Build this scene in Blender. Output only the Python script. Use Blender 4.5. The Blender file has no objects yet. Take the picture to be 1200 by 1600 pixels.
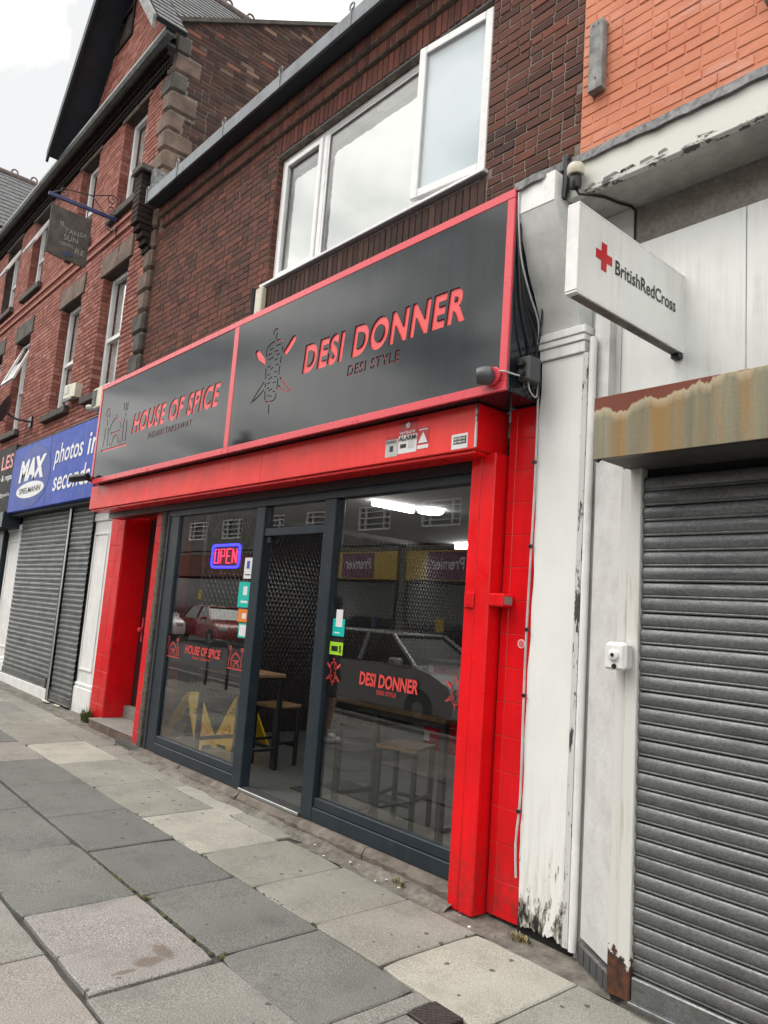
import bpy, math, random
from mathutils import Vector, Matrix
random.seed(11)
SC = bpy.context.scene
COL = SC.collection

# ------------------------------------------------------------------ camera
YAW, PITCH, ROLL = math.radians(49.1045), math.radians(7.879), math.radians(4.1892)
CAM = Vector((0, 0, 1.65))
FPX = 1165.18                                   # focal length in pixels of a 1200 x 1600 picture
_f = Vector((-math.sin(YAW)*math.cos(PITCH), math.cos(YAW)*math.cos(PITCH), math.sin(PITCH)))
_r = _f.cross(Vector((0, 0, 1))).normalized(); _u = _r.cross(_f)
CR = math.cos(ROLL)*_r + math.sin(ROLL)*_u; CU = -math.sin(ROLL)*_r + math.cos(ROLL)*_u
cam_d = bpy.data.cameras.new('camera'); cam = bpy.data.objects.new('camera', cam_d); COL.objects.link(cam)
cam.matrix_world = Matrix(((CR.x, CU.x, -_f.x, CAM.x), (CR.y, CU.y, -_f.y, CAM.y), (CR.z, CU.z, -_f.z, CAM.z), (0, 0, 0, 1)))
cam_d.sensor_fit = 'VERTICAL'; cam_d.sensor_height = 24; cam_d.lens = FPX/1600*24
cam_d.clip_start = .05; cam_d.clip_end = 2000
SC.camera = cam

# ------------------------------------------------------------------ sky and sun (overcast)
W = bpy.data.worlds.new('World'); SC.world = W; W.use_nodes = True
nt = W.node_tree; nt.nodes.clear()
def wn(t, **k):
    n = nt.nodes.new(t)
    for a, b in k.items(): setattr(n, a, b)
    return n
SUN_EL, SUN_AZ = math.radians(58), math.radians(205)
sky = wn('ShaderNodeTexSky', sky_type='NISHITA', sun_disc=False, sun_elevation=SUN_EL, sun_rotation=SUN_AZ, air_density=1.5, dust_density=4)
tc = wn('ShaderNodeTexCoord'); mp = wn('ShaderNodeMapping'); mp.inputs['Scale'].default_value = (1, 1, 2.4)
nz = wn('ShaderNodeTexNoise'); nz.inputs['Scale'].default_value = 2.6; nz.inputs['Detail'].default_value = 6; nz.inputs['Distortion'].default_value = .5
cr = wn('ShaderNodeValToRGB')
cr.color_ramp.elements[0].position = .40; cr.color_ramp.elements[0].color = (4.5, 4.5, 4.4, 1)
cr.color_ramp.elements[1].position = .57; cr.color_ramp.elements[1].color = (14.6, 14.4, 13.5, 1)
mx = wn('ShaderNodeMix', data_type='RGBA'); mx.inputs[0].default_value = .9
bg = wn('ShaderNodeBackground'); bg.inputs['Strength'].default_value = .15
wo = wn('ShaderNodeOutputWorld')
for a, b in ((tc.outputs['Generated'], mp.inputs['Vector']), (mp.outputs[0], nz.inputs['Vector']), (nz.outputs['Fac'], cr.inputs[0]),
             (sky.outputs[0], mx.inputs[6]), (cr.outputs[0], mx.inputs[7]), (mx.outputs[2], bg.inputs['Color']), (bg.outputs[0], wo.inputs['Surface'])):
    nt.links.new(a, b)
sun_d = bpy.data.lights.new('sun', 'SUN'); sun_d.energy = 1.2; sun_d.angle = math.radians(28); sun_d.color = (1, .96, .9)
sun = bpy.data.objects.new('sun', sun_d); COL.objects.link(sun); sun.location = (-6, -8, 18)
_sd = Vector((-.42*math.cos(SUN_EL), -.9*math.cos(SUN_EL), math.sin(SUN_EL)))
sun.rotation_euler = (-_sd).to_track_quat('-Z', 'Y').to_euler()
SC.view_settings.view_transform = 'Standard'; SC.view_settings.look = 'None'
SC.view_settings.exposure = 0.48; SC.view_settings.gamma = 1; SC.view_settings.use_curve_mapping = False
SC.render.engine = 'CYCLES'
SC.cycles.max_bounces = 5; SC.cycles.diffuse_bounces = 2; SC.cycles.glossy_bounces = 3; SC.cycles.transmission_bounces = 2; SC.cycles.transparent_max_bounces = 8; SC.cycles.caustics_reflective = False; SC.cycles.caustics_refractive = False
SC.cycles.sample_clamp_indirect = 6

# ------------------------------------------------------------------ helpers
def in_view(p, pad=20):                          # does a world point fall inside the picture?
    d = Vector(p) - CAM; z = d.dot(_f)
    if z < .1: return False
    x = 600 + FPX*d.dot(CR)/z; y = 800 - FPX*d.dot(CU)/z
    return -pad < x < 1200+pad and -pad < y < 1600+pad
ORG = {}
def thing(name, label, cat, loc=(0, 0, 0), rotz=0, group=None, local=False):
    o = bpy.data.objects.new(name, None); COL.objects.link(o); o.empty_display_size = .1
    o.location = loc; o.rotation_euler = (0, 0, rotz); ORG[o] = Vector((0, 0, 0)) if local or rotz else Vector(loc)
    if label: o['label'] = label
    if cat: o['category'] = cat
    if group: o['group'] = group
    return o
def part(name, parent, loc=None):                # an Empty part that carries sub-parts (e.g. a window)
    o = bpy.data.objects.new(name, None); COL.objects.link(o); o.empty_display_size = .05
    o.parent = parent; ORG[o] = ORG.get(parent, Vector((0, 0, 0)))
    if loc is not None:
        o.location = Vector(loc) - ORG[o]; ORG[o] = Vector(loc)
    return o
def tag(o, label=None, cat=None, group=None, kind=None):
    for k, v in (('label', label), ('category', cat), ('group', group), ('kind', kind)):
        if v: o[k] = v
    return o
class MB:
    def __init__(s): s.v = []; s.f = []; s.m = []; s.c = []
    def add(s, vs, fs, m=0, c=0.):
        b = len(s.v); s.v += [tuple(v) for v in vs]
        for f in fs: s.f.append(tuple(b+i for i in f)); s.m.append(m); s.c.append(c)
        return s
    def box(s, x0, x1, y0, y1, z0, z1, m=0, c=0.):
        vs = [(x, y, z) for z in (z0, z1) for y in (y0, y1) for x in (x0, x1)]
        return s.add(vs, [(0, 1, 3, 2), (4, 6, 7, 5), (0, 4, 5, 1), (2, 3, 7, 6), (0, 2, 6, 4), (1, 5, 7, 3)], m, c)
    def cbox(s, x0, x1, y0, y1, z0, z1, b=.004, m=0, c=0., jit=0):   # chamfered box
        b = min(b, abs(x1-x0)*.45, abs(y1-y0)*.45, abs(z1-z0)*.45); X = (x0, x1); Y = (y0, y1); Z = (z0, z1); vs = []; ix = {}
        for i in (0, 1):
            for j in (0, 1):
                for k in (0, 1):
                    p = (X[i], Y[j], Z[k]); q = (b*(1-2*i), b*(1-2*j), b*(1-2*k))
                    for a in range(3):
                        w = [p[t] + (0 if t == a else q[t]) for t in range(3)]
                        if jit: w = [t + random.uniform(-jit, jit) for t in w]
                        ix[i, j, k, a] = len(vs); vs.append(w)
        fs = []
        for a in range(3):
            o1, o2 = [t for t in range(3) if t != a]
            for s_ in (0, 1):
                q = []
                for (u, w) in ((0, 0), (1, 0), (1, 1), (0, 1)):
                    t = [0, 0, 0]; t[a] = s_; t[o1] = u; t[o2] = w; q.append(ix[t[0], t[1], t[2], a])
                if (s_ == 1) != (a == 1): fs.append(tuple(q))
                else: fs.append(tuple(q[::-1]))
            for u in (0, 1):
                for w in (0, 1):
                    t0 = [0, 0, 0]; t1 = [0, 0, 0]; t0[o1] = t1[o1] = u; t0[o2] = t1[o2] = w; t1[a] = 1
                    fs.append((ix[(*t0, o1)], ix[(*t1, o1)], ix[(*t1, o2)], ix[(*t0, o2)]))
        for i in (0, 1):
            for j in (0, 1):
                for k in (0, 1): fs.append((ix[i, j, k, 0], ix[i, j, k, 1], ix[i, j, k, 2]))
        return s.add(vs, fs, m, c)
    def prism(s, poly, axis, a0, a1, m=0, c=0.):  # polygon in the two other axes, extruded along axis 0/1/2
        n = len(poly); o = [t for t in range(3) if t != axis]; vs = []
        for a in (a0, a1):
            for p in poly:
                w = [0, 0, 0]; w[axis] = a; w[o[0]] = p[0]; w[o[1]] = p[1]; vs.append(w)
        return s.add(vs, [tuple(range(n))[::-1], tuple(range(n, 2*n))] + [(i, (i+1) % n, n+(i+1) % n, n+i) for i in range(n)], m, c)
    def tube(s, path, r, n=8, m=0, c=0., cap=True):
        P = [Vector(p) for p in path]; vs = []; up = None
        for i, p in enumerate(P):
            d = (P[min(i+1, len(P)-1)] - P[max(i-1, 0)]).normalized()
            if up is None:
                up = Vector((0, 0, 1)) if abs(d.z) < .9 else Vector((1, 0, 0))
            a = d.cross(up).normalized(); up = a.cross(d).normalized(); rr = r[i] if isinstance(r, (list, tuple)) else r
            for k in range(n):
                t = 2*math.pi*k/n; vs.append(p + a*math.cos(t)*rr + up*math.sin(t)*rr)
        fs = [(i*n+k, i*n+(k+1) % n, (i+1)*n+(k+1) % n, (i+1)*n+k) for i in range(len(P)-1) for k in range(n)]
        if cap: fs += [tuple(range(n))[::-1], tuple((len(P)-1)*n+k for k in range(n))]
        return s.add(vs, fs, m, c)
    def lathe(s, prof, origin, axis, n=16, m=0):  # prof: (radius, height) along axis vector
        ax = Vector(axis).normalized(); a = ax.orthogonal().normalized(); b = ax.cross(a); O = Vector(origin); vs = []
        for r, h in prof:
            for k in range(n):
                t = 2*math.pi*k/n; vs.append(O + ax*h + (a*math.cos(t)+b*math.sin(t))*r)
        fs = [(i*n+k, i*n+(k+1) % n, (i+1)*n+(k+1) % n, (i+1)*n+k) for i in range(len(prof)-1) for k in range(n)]
        fs += [tuple(range(n))[::-1], tuple((len(prof)-1)*n+k for k in range(n))]
        return s.add(vs, fs, m)
    def holed(s, u0, u1, z0, z1, holes, y0, y1, m=0, axis='y'):
        us = sorted({u0, u1, *[min(max(h[i], u0), u1) for h in holes for i in (0, 1)]}); zs = sorted({z0, z1, *[min(max(h[i], z0), z1) for h in holes for i in (2, 3)]})
        for a, b in zip(us, us[1:]):
            for c, d in zip(zs, zs[1:]):
                mu, mz = (a+b)/2, (c+d)/2
                if any(h[0] < mu < h[1] and h[2] < mz < h[3] for h in holes): continue
                if axis == 'y': s.box(a, b, y0, y1, c, d, m)
                else: s.box(y0, y1, a, b, c, d, m)
        return s
    def build(s, name, mats, parent=None, smooth=False, origin=None, label=None, cat=None, group=None, kind=None, col=False, fix=True):
        me = bpy.data.meshes.new(name)
        if origin is None:
            if parent is not None: origin = ORG.get(parent, Vector((0, 0, 0)))
            else:
                xs, ys, zs = zip(*s.v); origin = Vector(((min(xs)+max(xs))/2, (min(ys)+max(ys))/2, min(zs)))
        O = Vector(origin)
        me.from_pydata([(x-O.x, y-O.y, z-O.z) for x, y, z in s.v], [], s.f)
        for m in (mats if isinstance(mats, (list, tuple)) else [mats]): me.materials.append(m)
        me.polygons.foreach_set('material_index', s.m)
        if col:
            at = me.attributes.new('rnd', 'FLOAT', 'FACE'); at.data.foreach_set('value', s.c)
        if fix:
            import bmesh
            bm = bmesh.new(); bm.from_mesh(me); bmesh.ops.recalc_face_normals(bm, faces=bm.faces); bm.to_mesh(me); bm.free()
        if smooth:
            me.polygons.foreach_set('use_smooth', [True]*len(me.polygons))
            me.set_sharp_from_angle(angle=math.radians(38))
        me.update()
        o = bpy.data.objects.new(name, me); COL.objects.link(o)
        if parent is not None: o.parent = parent; ORG[o] = O
        else: o.location = O; ORG[o] = O
        return tag(o, label, cat, group, kind)
def box(name, mat, parent, x0, x1, y0, y1, z0, z1, b=.004, **k): return MB().cbox(x0, x1, y0, y1, z0, z1, b).build(name, mat, parent, **k)
def copy_to(o, parent=None, loc=None):            # a copy with its parts (shared meshes)
    c = o.copy(); COL.objects.link(c); c.parent = parent
    if loc is not None: c.location = loc
    for ch in o.children: copy_to(ch, c)
    return c
def link_mesh(name, me, parent, loc, scale=None, rot=None):
    o = bpy.data.objects.new(name, me); COL.objects.link(o); o.parent = parent
    o.location = Vector(loc) - ORG.get(parent, Vector((0, 0, 0)))
    if scale: o.scale = scale
    if rot: o.rotation_euler = rot
    return o

# ------------------------------------------------------------------ materials (all procedural, textured by world position)
class NT:
    def __init__(s, name):
        s.m = bpy.data.materials.new(name); s.m.use_nodes = True; s.t = s.m.node_tree; s.b = s.t.nodes['Principled BSDF']; s.out = s.t.nodes['Material Output']
        s.pos = s.n('ShaderNodeNewGeometry').outputs['Position']
    def n(s, t, **k):
        n = s.t.nodes.new(t)
        for a, v in k.items():
            if a[0].isupper() or a.isdigit(): s.set(n.inputs[int(a) if a.isdigit() else a.replace('_', ' ')], v)
            else: setattr(n, a, v)
        return n
    def set(s, inp, v):
        if hasattr(v, 'links') or isinstance(v, bpy.types.NodeSocket): s.t.links.new(v, inp)
        else:
            if isinstance(v, tuple) and len(v) == 3 and len(inp.default_value) == 4: v = (*v, 1)
            inp.default_value = v
    def P(s, **k):
        for a, v in k.items(): s.set(s.b.inputs[a.replace('_', ' ')], v)
        return s.m
    def scl(s, v): return s.n('ShaderNodeVectorMath', operation='MULTIPLY', **{'0': s.pos, '1': v}).outputs[0]
    def noise(s, scale, detail=4, rough=.55, vec=None, dist=0): return s.n('ShaderNodeTexNoise', Vector=vec or s.pos, Scale=scale, Detail=detail, Roughness=rough, Distortion=dist).outputs['Fac']
    def ramp(s, fac, *st, mode='LINEAR'):
        n = s.n('ShaderNodeValToRGB', Fac=fac); e = n.color_ramp.elements; n.color_ramp.interpolation = mode
        while len(e) < len(st): e.new(.5)
        for q, (p, c) in zip(e, st): q.position = p; q.color = (c, c, c, 1) if isinstance(c, (int, float)) else (*c, 1)
        return n.outputs[0]
    def mix(s, f, a, b, blend='MIX'): return s.n('ShaderNodeMix', data_type='RGBA', blend_type=blend, **{'0': f, '6': a, '7': b}).outputs[2]
    def math(s, op, a, b=0., clamp=False): return s.n('ShaderNodeMath', operation=op, use_clamp=clamp, **{'0': a, '1': b}).outputs[0]
    def xyz(s, v=None): return s.n('ShaderNodeSeparateXYZ', Vector=v or s.pos).outputs
    def bump(s, h, st=.3, d=.004): s.set(s.b.inputs['Normal'], s.n('ShaderNodeBump', Strength=st, Distance=d, Height=h).outputs[0])
    def rand(s, attr=False):
        return s.n('ShaderNodeAttribute', attribute_name='rnd').outputs['Fac'] if attr else s.n('ShaderNodeObjectInfo').outputs['Random']
def dk(c, f): return tuple(max(0, min(1, x*f)) for x in c)
def plain(name, col, rough=.5, var=.12, scale=5, grain=0, metal=0, spec=.5, bump=0, bscale=150, dirt=None, dirtf=.0, coat=0, streak=0):
    t = NT(name); c = t.mix(t.ramp(t.noise(scale), (.3, 0), (.7, 1)), dk(col, 1-var), dk(col, 1+var))
    if grain: c = t.mix(grain, c, t.ramp(t.noise(bscale, 2), (.3, dk(col, .4)), (.7, dk(col, 1.5))))
    if dirt:
        f = t.ramp(t.noise(scale*1.7, 6, .65), (.5-.2*dirtf, 0), (.78, 1))
        if streak: f = t.math('MULTIPLY', f, t.ramp(t.noise(1, 5, .6, t.scl((26, 26, 1.1))), (.4, 0), (.66, 1)))
        c = t.mix(t.math('MULTIPLY', f, min(1, dirtf*1.4)), c, dirt)
    if bump: t.bump(t.noise(bscale, 3), bump)
    rr = t.n('ShaderNodeMapRange', **{'0': t.noise(scale*2.3), '3': rough*.8, '4': min(1, rough*1.2)}).outputs[0]
    return t.P(Base_Color=c, Roughness=rr, Metallic=metal, Specular_IOR_Level=spec, Coat_Weight=coat)
def brickmat(name, stops, attr=False, rough=.85, soot=.35, sootc=(.02, .017, .016), spotc=None):
    t = NT(name); c = t.ramp(t.rand(attr), *stops)
    c = t.mix(.35, c, t.ramp(t.noise(55, 4, .7), (.3, .03), (.75, .42)), 'OVERLAY')
    c = t.mix(t.math('MULTIPLY', t.ramp(t.noise(1.6, 5, .6), (.45, 0), (.72, 1)), soot), c, sootc)
    if spotc: c = t.mix(t.math('MULTIPLY', t.ramp(t.noise(9, 5, .7), (.66, 0), (.74, 1)), .45), c, spotc)
    t.bump(t.noise(130, 4, .7), .5, .004)
    return t.P(Base_Color=c, Roughness=rough, Specular_IOR_Level=.25)
def emit(name, col, st):
    t = NT(name); return t.P(Base_Color=(0, 0, 0), Emission_Color=col, Emission_Strength=st)
def glassmat(name, tint=(.93, .95, .94), boost=1.0, rough=0.0):
    t = NT(name); bf = t.n('ShaderNodeNewGeometry').outputs['Backfacing']     # same reflectance on both faces of the pane
    fr = t.n('ShaderNodeFresnel', IOR=t.n('ShaderNodeMapRange', **{'0': bf, '3': 1.52, '4': 1/1.52}).outputs[0]).outputs[0]
    tr = t.n('ShaderNodeBsdfTransparent', Color=tint); gl = t.n('ShaderNodeBsdfGlossy', Color=(1, 1, 1), Roughness=rough)
    wav = t.n('ShaderNodeBump', Strength=.03, Distance=.02, Height=t.noise(1.3, 2)).outputs[0]; t.set(gl.inputs['Normal'], wav)
    ms = t.n('ShaderNodeMixShader', **{'0': t.math('MULTIPLY', fr, boost, True), '1': tr.outputs[0], '2': gl.outputs[0]})
    t.t.links.new(ms.outputs[0], t.out.inputs['Surface']); return t.m
M = {}
MAIN = ((0, (.075, .034, .028)), (.2, (.125, .055, .041)), (.45, (.185, .07, .050)), (.7, (.13, .060, .047)), (.88, (.23, .08, .056)), (1, (.075, .045, .040)))
LEFTB = ((0, (.26, .088, .068)), (.4, (.34, .125, .097)), (.8, (.40, .155, .122)), (1, (.46, .21, .175)))
RETB = ((0, (.045, .028, .026)), (.35, (.085, .043, .036)), (.65, (.12, .062, .05)), (.86, (.07, .05, .047)), (.95, (.30, .20, .15)), (1, (.22, .07, .045)))
for k, st, sp in (('main', MAIN, (.25, .17, .14)), ('left', LEFTB, None), ('ret', RETB, None)):
    M['brick_'+k] = brickmat('brick_'+k, st, False, soot=.3 if k != 'left' else .14, spotc=sp); M['brick_'+k+'_j'] = brickmat('brick_'+k+'_j', st, True, soot=.3 if k != 'left' else .14, spotc=sp)
SOL = ((0, (0.094, 0.035, 0.027)), (.5, (0.150, 0.050, 0.037)), (1, (0.200, 0.069, 0.050)))
M['brick_soldier'] = brickmat('brick_soldier', SOL, soot=.3); M['brick_sill'] = brickmat('brick_sill', ((0, (.05, .03, .026)), (1, (.11, .058, .046))), soot=.4); M['brick_dark'] = brickmat('brick_dark', ((0, (.018, .015, .014)), (1, (.05, .03, .026))), soot=.3)
def orange(name):
    t = NT(name); c = t.mix(t.ramp(t.noise(3.5, 5), (.3, 0), (.7, 1)), (.56, .20, .115), (.64, .25, .15))
    c = t.mix(t.math('MULTIPLY', t.rand(), .16), c, (.42, .13, .075)); c = t.mix(t.math('MULTIPLY', t.ramp(t.noise(1, 6, .65, t.scl((1.6, 1, 4))), (.54, 0), (.70, 1)), .6), c, (.70, .38, .32))
    c = t.mix(t.ramp(t.noise(26, 6, .75), (.68, 0), (.72, 1)), c, (.16, .05, .03))
    t.bump(t.noise(60, 5, .7), .6, .006); return t.P(Base_Color=c, Roughness=.75, Specular_IOR_Level=.3)
M['orange'] = orange('orange_masonry_paint')
M['mortar_main'] = plain('mortar_grey', (.14, .115, .098), .95, .45, 9, bump=.5, dirt=(.35, .29, .24), dirtf=.55)
M['mortar_left'] = plain('mortar_dark', (.06, .042, .036), .95, .4, 6)
M['stone'] = plain('sandstone', (.19, .125, .095), .9, .3, 3, bump=.6, bscale=40, dirt=(.045, .04, .035), dirtf=.8, grain=.2)
M['stone_dark'] = plain('sooty_sandstone', (.055, .047, .042), .9, .35, 4, bump=.6, bscale=40, dirt=(.13, .12, .10), dirtf=.5)
M['slate'] = plain('slate', (.085, .085, .095), .6, .4, 9, bump=.3, bscale=60, dirt=(.14, .15, .12), dirtf=.4)
M['ridge'] = plain('ridge_tile', (.12, .09, .085), .85, .3, 9, bump=.4)
M['lead'] = plain('lead_flashing', (.075, .078, .082), .55, .6, 14, bump=.6, bscale=30, dirt=(.36, .37, .38), dirtf=.6)
M['lead_gut'] = plain('lead_gutter', (.10, .115, .135), .45, .35, 5, bump=.35, bscale=25, dirt=(.26, .28, .30), dirtf=.4, streak=1)
M['soffit_navy'] = plain('dark_soffit', (.022, .028, .038), .6, .25, 4)
M['upvc'] = plain('white_upvc', (.80, .80, .81), .3, .05, 6, dirt=(.42, .41, .38), dirtf=.35, streak=1)
M['white'] = plain('white_gloss_paint', (.83, .835, .83), .42, .07, 4, bump=.12, bscale=30, dirt=(.40, .39, .36), dirtf=.5, streak=1)
M['panel'] = plain('white_sign_panel', (.76, .775, .765), .22, .05, 2, dirt=(.46, .44, .38), dirtf=.5, streak=1)
M['acrylic'] = plain('white_lightbox', (.79, .80, .785), .25, .05, 2.5, dirt=(.46, .44, .40), dirtf=.45, streak=1)
M['console'] = plain('grey_white_paint', (.70, .71, .70), .5, .06, 3, bump=.15, bscale=25, dirt=(.33, .32, .29), dirtf=.4)
M['soffit'] = plain('grimy_soffit', (.52, .51, .48), .6, .2, 3, dirt=(.16, .155, .145), dirtf=.5)
M['render'] = plain('rough_render', (.27, .25, .22), .95, .3, 5, bump=1, bscale=45, grain=.35)
M['metal'] = plain('dark_steel', (.05, .05, .052), .4, .2, 8, metal=.6)
M['alu'] = plain('aluminium', (.42, .43, .44), .3, .15, 8, metal=.9)
M['black'] = plain('black_plastic', (.014, .015, .017), .35, .2, 10)
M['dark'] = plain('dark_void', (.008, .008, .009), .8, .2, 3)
M['navy'] = plain('anthracite_aluminium', (.017, .026, .036), .38, .18, 4, dirt=(.05, .058, .066), dirtf=.45, streak=1, spec=.35)
M['grey_plastic'] = plain('grey_plastic', (.075, .08, .087), .45, .1, 9)
M['cream'] = plain('cream_plastic', (.62, .58, .47), .45, .08, 9, dirt=(.3, .27, .2), dirtf=.3)
M['cable'] = plain('black_cable', (.012, .012, .013), .5); M['cable_white'] = plain('white_cable', (.55, .56, .57), .5, dirt=(.2, .2, .2), dirtf=.5)
M['timber'] = plain('weathered_timber', (.27, .27, .27), .85, .35, 14, bump=.6, bscale=30, dirt=(.07, .065, .06), dirtf=.7, streak=1)
M['timber_rot'] = plain('rotten_timber', (.13, .115, .095), .9, .5, 18, bump=.8, bscale=40, dirt=(.02, .018, .016), dirtf=.8)
def redpaint(name, col=(.66, .012, .018), rough=.32):
    t = NT(name); x, y, z = t.xyz(); c = t.mix(t.ramp(t.noise(3, 4), (.3, 0), (.7, 1)), dk(col, .82), dk(col, 1.05))
    c = t.mix(t.math('MULTIPLY', t.ramp(t.noise(1, 5, .6, t.scl((22, 22, 1.2))), (.45, 0), (.75, 1)), .35), c, dk(col, .62))          # brush marks
    low = t.n('ShaderNodeMapRange', **{'0': z, '1': .0, '2': .55, '3': .8, '4': 0.}).outputs[0]
    c = t.mix(t.math('MULTIPLY', low, t.ramp(t.noise(14, 6, .7), (.4, 0), (.7, 1))), c, (.10, .035, .03))                               # splashed grime
    chip = t.ramp(t.noise(48, 4, .7), (.735, 0), (.75, 1)); c = t.mix(t.math('MULTIPLY', chip, .55), c, (.45, .30, .27))
    t.bump(t.math('ADD', t.noise(35, 4, .6), t.math('MULTIPLY', t.noise(1, 4, .6, t.scl((60, 60, 2))), .6)), .16, .004)
    return t.P(Base_Color=c, Roughness=t.ramp(t.noise(7, 4), (.3, rough*.75), (.7, rough*1.35)), Specular_IOR_Level=.32)
M['red'] = redpaint('red_gloss_paint', (.84, .007, .012)); M['red_tile'] = redpaint('red_painted_tile', (.76, .007, .012), .2)
M['red_box'] = redpaint('red_shutter_housing', (.90, .05, .045), .36)
M['red_grout'] = plain('red_grout', (.45, .06, .055), .7, .15, 8)
M['sign_red'] = plain('sign_red', (.85, .075, .08), .35, .07, 4); M['sign_red2'] = plain('sign_border_red', (.70, .06, .085), .28, .07, 3)
def acm(name, col=(.011, .015, .019)):
    t = NT(name); st = t.ramp(t.noise(1, 5, .6, t.scl((9, 9, .5))), (.35, 0), (.75, 1))
    c = t.mix(t.math('MULTIPLY', st, .5), col, dk(col, 2.4))
    return t.P(Base_Color=c, Roughness=t.ramp(t.noise(2, 4), (.3, .045), (.7, .09)), Specular_IOR_Level=.36)
M['acm'] = acm('black_composite_panel')
def galv(name, base=(.185, .195, .20), metal=.6):
    t = NT(name); v = t.n('ShaderNodeTexVoronoi', Vector=t.scl((1, 1, 1.6)), Scale=120).outputs['Color']
    c = t.mix(.45, base, t.n('ShaderNodeMix', data_type='RGBA', **{'0': t.xyz(v)[0], '6': dk(base, .55), '7': dk(base, 1.6)}).outputs[2])
    c = t.mix(t.ramp(t.noise(1, 6, .7, t.scl((2.2, 2.2, 9))), (.5, 0), (.72, .6)), c, (.035, .036, .037))
    c = t.mix(t.ramp(t.noise(2.6, 6, .7, t.scl((2.5, 1, .7))), (.66, 0), (.8, .55)), c, (.42, .44, .47))
    low = t.n('ShaderNodeMapRange', **{'0': t.xyz()[2], '1': .0, '2': .9, '3': .7, '4': 0.}).outputs[0]; c = t.mix(t.math('MULTIPLY', low, t.ramp(t.noise(1, 6, .7, t.scl((7, 7, 3))), (.42, 0), (.7, 1))), c, (.115, .10, .085))
    t.bump(t.math('ADD', t.noise(200, 2), t.math('MULTIPLY', t.noise(3.5, 3), 6.)), .14, .003)
    return t.P(Base_Color=c, Metallic=metal, Roughness=t.ramp(t.noise(6, 4), (.3, .4), (.7, .6)))
M['galv'] = galv('galvanised_slats'); M['galv2'] = galv('galvanised_slats_far', (.19, .2, .205), .6)
def peel(name):                                    # white paint flaking off near the foot of the timber pilaster
    t = NT(name); z = t.xyz()[2]
    low = t.n('ShaderNodeMapRange', **{'0': z, '1': .05, '2': .80, '3': .22, '4': -.03}).outputs[0]
    f = t.math('ADD', t.noise(1, 7, .72, t.scl((14, 14, 4.5))), low)
    bare = t.ramp(f, (.70, 0), (.712, 1)); core = t.ramp(f, (.752, 0), (.765, 1))
    c = t.mix(t.ramp(t.noise(4), (.3, 0), (.7, 1)), (.78, .785, .775), (.84, .845, .835))
    c = t.mix(t.math('MULTIPLY', t.ramp(t.noise(1, 6, .7, t.scl((34, 34, 2.6))), (.48, 0), (.7, 1)), t.n('ShaderNodeMapRange', **{'0': z, '1': .1, '2': .9, '3': .75, '4': .05}).outputs[0]), c, (.40, .37, .30))
    c = t.mix(t.math('MULTIPLY', t.ramp(t.noise(17, 5, .7), (.66, 0), (.74, 1)), .5), c, (.42, .42, .41))
    c = t.mix(bare, c, (.30, .28, .245)); c = t.mix(core, c, (.02, .02, .02)); t.bump(t.math('ADD', t.math('MULTIPLY', bare, -1.), t.math('MULTIPLY', t.noise(40, 4), .2)), .6, .005)
    return t.P(Base_Color=c, Roughness=.5)
M['peel'] = peel('peeling_white_paint')
def edgewear(name):                                # cracked vertical joint of old paint
    t = NT(name); f = t.ramp(t.noise(1, 6, .75, t.scl((26, 26, 6))), (.52, 0), (.56, 1))
    return t.P(Base_Color=t.mix(f, (.60, .61, .60), (.05, .05, .05)), Roughness=.6)
M['crack'] = edgewear('cracked_paint')
def fasciap(name):
    t = NT(name); z = t.xyz()[2]; low = t.n('ShaderNodeMapRange', **{'0': z, '1': 4.10, '2': 4.2, '3': .16, '4': -.02}).outputs[0]
    f = t.ramp(t.math('ADD', t.noise(1, 6, .7, t.scl((7, 7, 26))), low), (.69, 0), (.71, 1))
    top = t.n('ShaderNodeMapRange', **{'0': z, '1': 4.22, '2': 4.33, '3': 0., '4': .8}).outputs[0]
    c = t.mix(t.math('MULTIPLY', t.ramp(t.noise(5, 5), (.35, 0), (.7, 1)), top), (.64, .645, .60), (.20, .19, .16))
    c = t.mix(f, c, (.10, .10, .10)); t.bump(t.math('MULTIPLY', f, -1.), .6, .006); return t.P(Base_Color=c, Roughness=.55)
M['fascia'] = fasciap('flaking_fascia_paint')
def rustbox(name):
    t = NT(name); x, y, z = t.xyz()
    dr = t.noise(1, 4, .55, t.scl((11, 11, .3))); edge = t.n('ShaderNodeMapRange', **{'0': z, '1': 2.60, '2': 2.76, '3': 0., '4': 1.}).outputs[0]
    edge = t.math('ADD', edge, t.n('ShaderNodeMapRange', **{'0': x, '1': -1.95, '2': -1.3, '3': .22, '4': -.34}).outputs[0])
    hv = t.math('MULTIPLY', t.math('ADD', edge, t.math('MULTIPLY', dr, 1.2)), .5); f = t.ramp(t.math('ADD', hv, t.math('MULTIPLY', t.math('SUBTRACT', t.noise(60, 5, .7), .5), .06)), (.56, 0), (.585, 1))
    halo = t.ramp(hv, (.42, 0), (.56, 1))
    c = t.mix(t.ramp(t.noise(1, 5, .65, t.scl((16, 16, .8))), (.3, 0), (.7, 1)), (.13, .12, .075), (.27, .245, .17))
    c = t.mix(t.math('MULTIPLY', t.ramp(t.noise(1, 4, .6, t.scl((11, 11, .5))), (.47, 0), (.64, 1)), .85), c, (.30, .165, .045))
    c = t.mix(t.math('MULTIPLY', halo, .7), c, (.55, .46, .31)); c = t.mix(f, c, (.17, .038, .017))
    t.bump(t.noise(60, 5), .4, .003); return t.P(Base_Color=c, Roughness=.65)
M['rustbox'] = rustbox('rust_stained_steel')
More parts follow.
